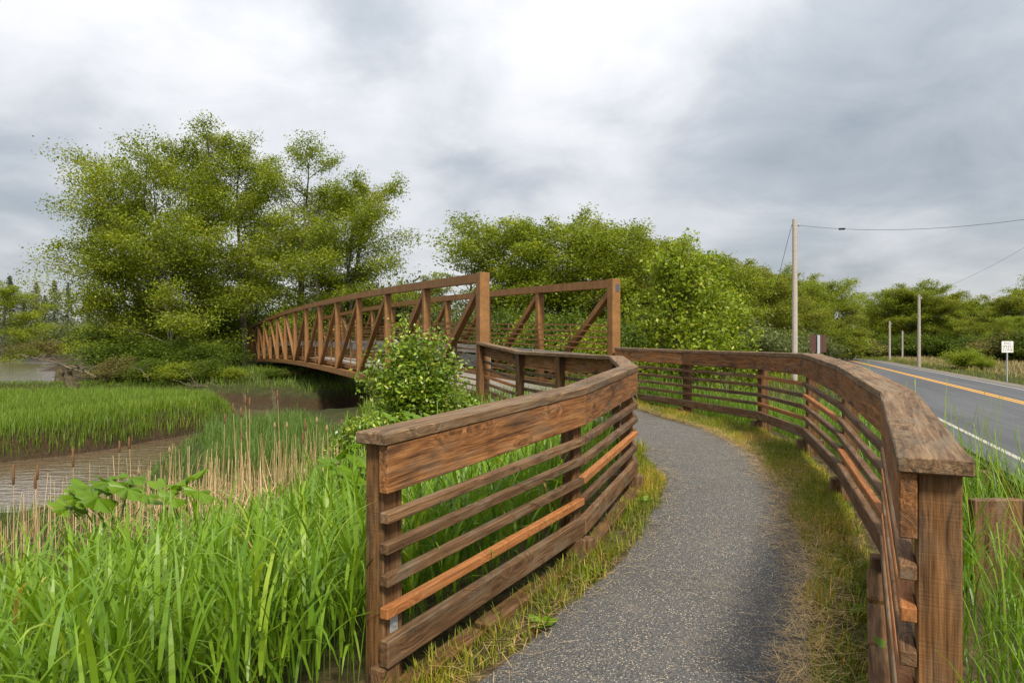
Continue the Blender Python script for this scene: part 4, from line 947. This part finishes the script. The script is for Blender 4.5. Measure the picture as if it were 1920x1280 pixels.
cats = [(25, 870, 8.2, 'cattail at the left edge with the longest seed head over the water', 0), (70, 872, 8.4, 'second cattail from the left edge over the brown water', 0), (66, 888, 8.0, 'short cattail in front of the second one from the left', 0), (137, 838, 8.6, 'cattail with a pale tip standing alone over the water', 0),
        (224, 825, 10, 'thin cattail left of the close pair over the water', 0), (242, 818, 10, 'thin cattail right of the close pair over the water', 0), (318, 836, 10, 'ragged cattail above the big lobed leaves', 1), (260, 876, 9, 'fluffy shed cattail just above the big lobed leaves', 1),
        (437, 755, 12, 'cattail in front of the islet tip', 0), (452, 762, 11.5, 'cattail at the islet tip left of the tall trio', 0), (422, 775, 12, 'cattail before the islet grass, leftmost of the tall cluster', 0), (460, 740, 12, 'tallest cattail of the cluster by the dark piling', 0), (468, 745, 11.6, 'thick cattail right of the tallest one', 0), (453, 808, 11, 'low cattail inside the sedge', 0),
        (520, 730, 12, 'thin leaning cattail beside the mossy piling', 0), (515, 790, 10.5, 'fluffy shed cattail below the mossy piling', 1), (538, 790, 10.5, 'bent cattail right of the mossy piling', 1), (572, 785, 10, 'upright cattail before the dark water under the footbridge', 0), (568, 808, 9.8, 'short cattail among the bent dry leaves', 0), (594, 780, 10.2, 'thin shed cattail over the dark water', 1), (613, 795, 10, 'fluffy cattail nearest the fence post', 1)]
for i, (px, pt, d, lab, fl_) in enumerate(cats):
    x, y, z = upx(px, pt, d); g = gz(x, y); root = empty('cattail', (x, y, g)); tag(root, lab, 'cattail', 'cattails standing along the creek'); H = z-g; lx = .05*math.sin(i*2.1)*H
    v, q = tube_np([(-lx, 0, -.1), (-lx*.4, .01, H*.5), (0, 0, H)], [.006, .005, .003], 5); link('stem', np_mesh('stem', v, q, np.full(len(q), .5), G_reed), root)
    hl = .10 if fl_ else (.24 if i in (0, 3) else .17); z1 = H-.01
    v, q = tube_np([(-lx*.03, 0, z1-hl), (-lx*.03, 0, z1-hl+.012), (0, 0, z1-hl*.5), (0, 0, z1-.012), (0, 0, z1)], [.004, .0145, .0165 if not fl_ else .022, .012, .004], 8)
    link('seed_head', np_mesh('seed_head', v, q, None, M_fluff if fl_ else M_cat, True), root)

# ---- cow parsnip with big lobed leaves, and small broad weeds
def lobed_leaf(size, lobes, seed, cup=.12):
    r = np.random.default_rng(seed); n = 44; th = np.linspace(-2.75, 2.75, n)
    rad = size*(.36+.58*np.abs(np.cos(th*lobes/2))**.75*(1-.16*np.abs(th)/2.75))*(1+.07*np.sin(th*19+seed)+.05*r.normal(size=n))
    V = [(0, 0, 0)]; rings = 3
    for k in range(1, rings+1):
        f = k/rings
        for a, q in zip(th, rad):
            rr = q*f if k > 1 else size*.18; V.append((math.cos(a)*rr, math.sin(a)*rr, cup*size*(-f*f)+.10*size*math.cos(a*lobes)*f+.015*size*math.sin(a*17)*f))
    Q = [(0, 1+j, 2+j, 2+j) for j in range(n-1)]
    T = [tuple(q) for q in Q]
    quads = [(0, 1+j, 1+j, 2+j) for j in range(0)]
    for k in range(rings-1):
        o = 1+k*n; quads += [(o+j, o+n+j, o+n+j+1, o+j+1) for j in range(n-1)]
    bm = bmesh.new(); vv = [bm.verts.new(v) for v in V]
    for j in range(n-1): bm.faces.new((vv[0], vv[1+j], vv[2+j]))
    for q in quads: bm.faces.new([vv[i] for i in q])
    me = bpy.data.meshes.new('leaf'); bm.to_mesh(me); bm.free()
    a = me.attributes.new('tint', 'FLOAT', 'FACE'); a.data.foreach_set('value', np.clip(r.normal(.5, .12)+r.normal(0, .06, len(me.polygons)), 0, 1).astype(np.float32))
    me.polygons.foreach_set('use_smooth', np.ones(len(me.polygons), bool)); me.materials.append(L_pars); return me
M_stem = plain('green plant stem', (.16, .24, .04), .6)
def parsnip(label, px, py, d, specs, seed, cat='plant'):
    x, y, z = upx(px, py, d); g = gz(x, y); root = empty('cow_parsnip', (x, y, g)); tag(root, label, cat); top = z-g
    for i, (dx, dy, dz, size, az, tilt) in enumerate(specs):
        e = Vector((dx, dy, top+dz)); v, q = tube_np([(0, 0, -.1), (dx*.3, dy*.3, (top+dz)*.6), tuple(e)], [.012, .010, .006], 5); link('stem', np_mesh('stem', v, q, None, M_stem), root)
        o = link('leaf', lobed_leaf(size*.88, 5 if i % 2 else 7, seed+i), root); o.location = e; o.rotation_euler = (tilt*math.sin(az), tilt*math.cos(az)*1.0, az)
parsnip('large lobed cow parsnip with dark layered leaves, at the water edge', 210, 905, 6.6, [(0, 0, 0, .28, .3, .35), (-.18, -.05, -.03, .27, 2.8, .4), (.2, -.08, -.04, .26, -.5, .5), (-.02, -.2, -.10, .28, -1.6, .6), (-.36, -.08, -.22, .24, 2.6, .5), (.1, .15, .02, .22, 1.3, .3), (-.25, -.12, -.12, .2, -2.3, .6), (.34, 0, -.12, .2, .1, .5)], 40)
parsnip('pale lobed cow parsnip right of the darker one', 350, 905, 6.4, [(0, 0, .04, .26, .9, -.5), (-.2, 0, -.02, .22, 2.2, .4), (.16, -.1, -.06, .22, -.5, .5), (-.05, -.15, -.1, .2, -1.8, .6)], 60)
parsnip('large pale lobed leaves crowding behind the first fence post', 655, 838, 6.0, [(0, 0, 0, .27, 1.6, -.6), (.12, .0, -.1, .26, .2, .5), (-.1, -.1, -.15, .22, -2.0, .6), (.1, -.15, -.22, .25, -1.2, .6)], 70)
parsnip('budding cow parsnip below the glossy shrub', 820, 745, 10.5, [(0, 0, .04, .10, .5, .3), (-.3, -.2, -.35, .24, 2.6, .5), (.1, -.2, -.42, .22, -1, .5), (-.1, .1, -.3, .2, 1.4, .4)], 80)
parsnip('low lobed leaves in the grass below the glossy shrub', 770, 775, 9.2, [(0, 0, 0, .2, .5, .3), (-.22, -.1, -.04, .2, 2.6, .5), (.15, -.12, -.06, .18, -1, .5)], 90)
def weed(label, x, y, s, seed, n=9, mat=None):
    r = np.random.default_rng(seed); root = empty('broadleaf_weed', (x, y, gz(x, y)+.02)); tag(root, label, 'weed')
    for i in range(n):
        az = i*2.4+r.normal(0, .3); L = s*r.uniform(.7, 1.2); tl = r.uniform(.4, 1.2)
        P = np.array([[0, 0], [.3, .2], [.6, .24], [.85, .14], [1, 0]]); V = []
        for t, w_ in P:
            h = L*(t*math.cos(tl)-t*t*.3); d_ = L*t*math.sin(tl)
            for sgn in (-1, 1): V.append((math.cos(az)*d_-math.sin(az)*w_*L*sgn, math.sin(az)*d_+math.cos(az)*w_*L*sgn, max(.0, h)+.02*L*abs(sgn)*0))
        me = np_mesh('leaf', V, [(2*k, 2*k+1, 2*k+3, 2*k+2) for k in range(4)], np.full(4, r.uniform(.2, .8)), L_pars); link('leaf', me, root)
for i, (y, o, s, lab) in enumerate(((4.15, .34, .14, 'broad leaved weed in the verge near the first creek fence post'), (5.0, .26, .12, 'small weed against the kick rail at the second creek fence post'), (6.9, .2, .13, 'weed at the inner bend of the creek fence'))): weed(lab, float(fxL(y))+o, y, s, 20+i)
for i, (y, o, s, lab) in enumerate(((3.7, -.06, .2, 'leafy weed growing through the slats near the road fence end'), (4.3, .12, .12, 'small weed at the foot of the road fence'), (3.1, -.45, .12, 'low weed in the road side verge near the camera'))): weed(lab, float(fxR(y))+o*(-1), y, s, 30+i, 11)
for i, (x, y, s, lab) in enumerate(((-1.15, 2.75, .22, 'light leaved weed rising in the bright grass left of the first fence post'), (2.45, 3.0, .24, 'broad leaved plant in the shade behind the road fence end'), (2.75, 3.5, .24, 'broad leaved plant below the timber bulkhead'), (2.2, 2.75, .2, 'leafy plant at the bottom right corner beside the road fence post'))):
    weed(lab, x, y, s, 50+i, 14)
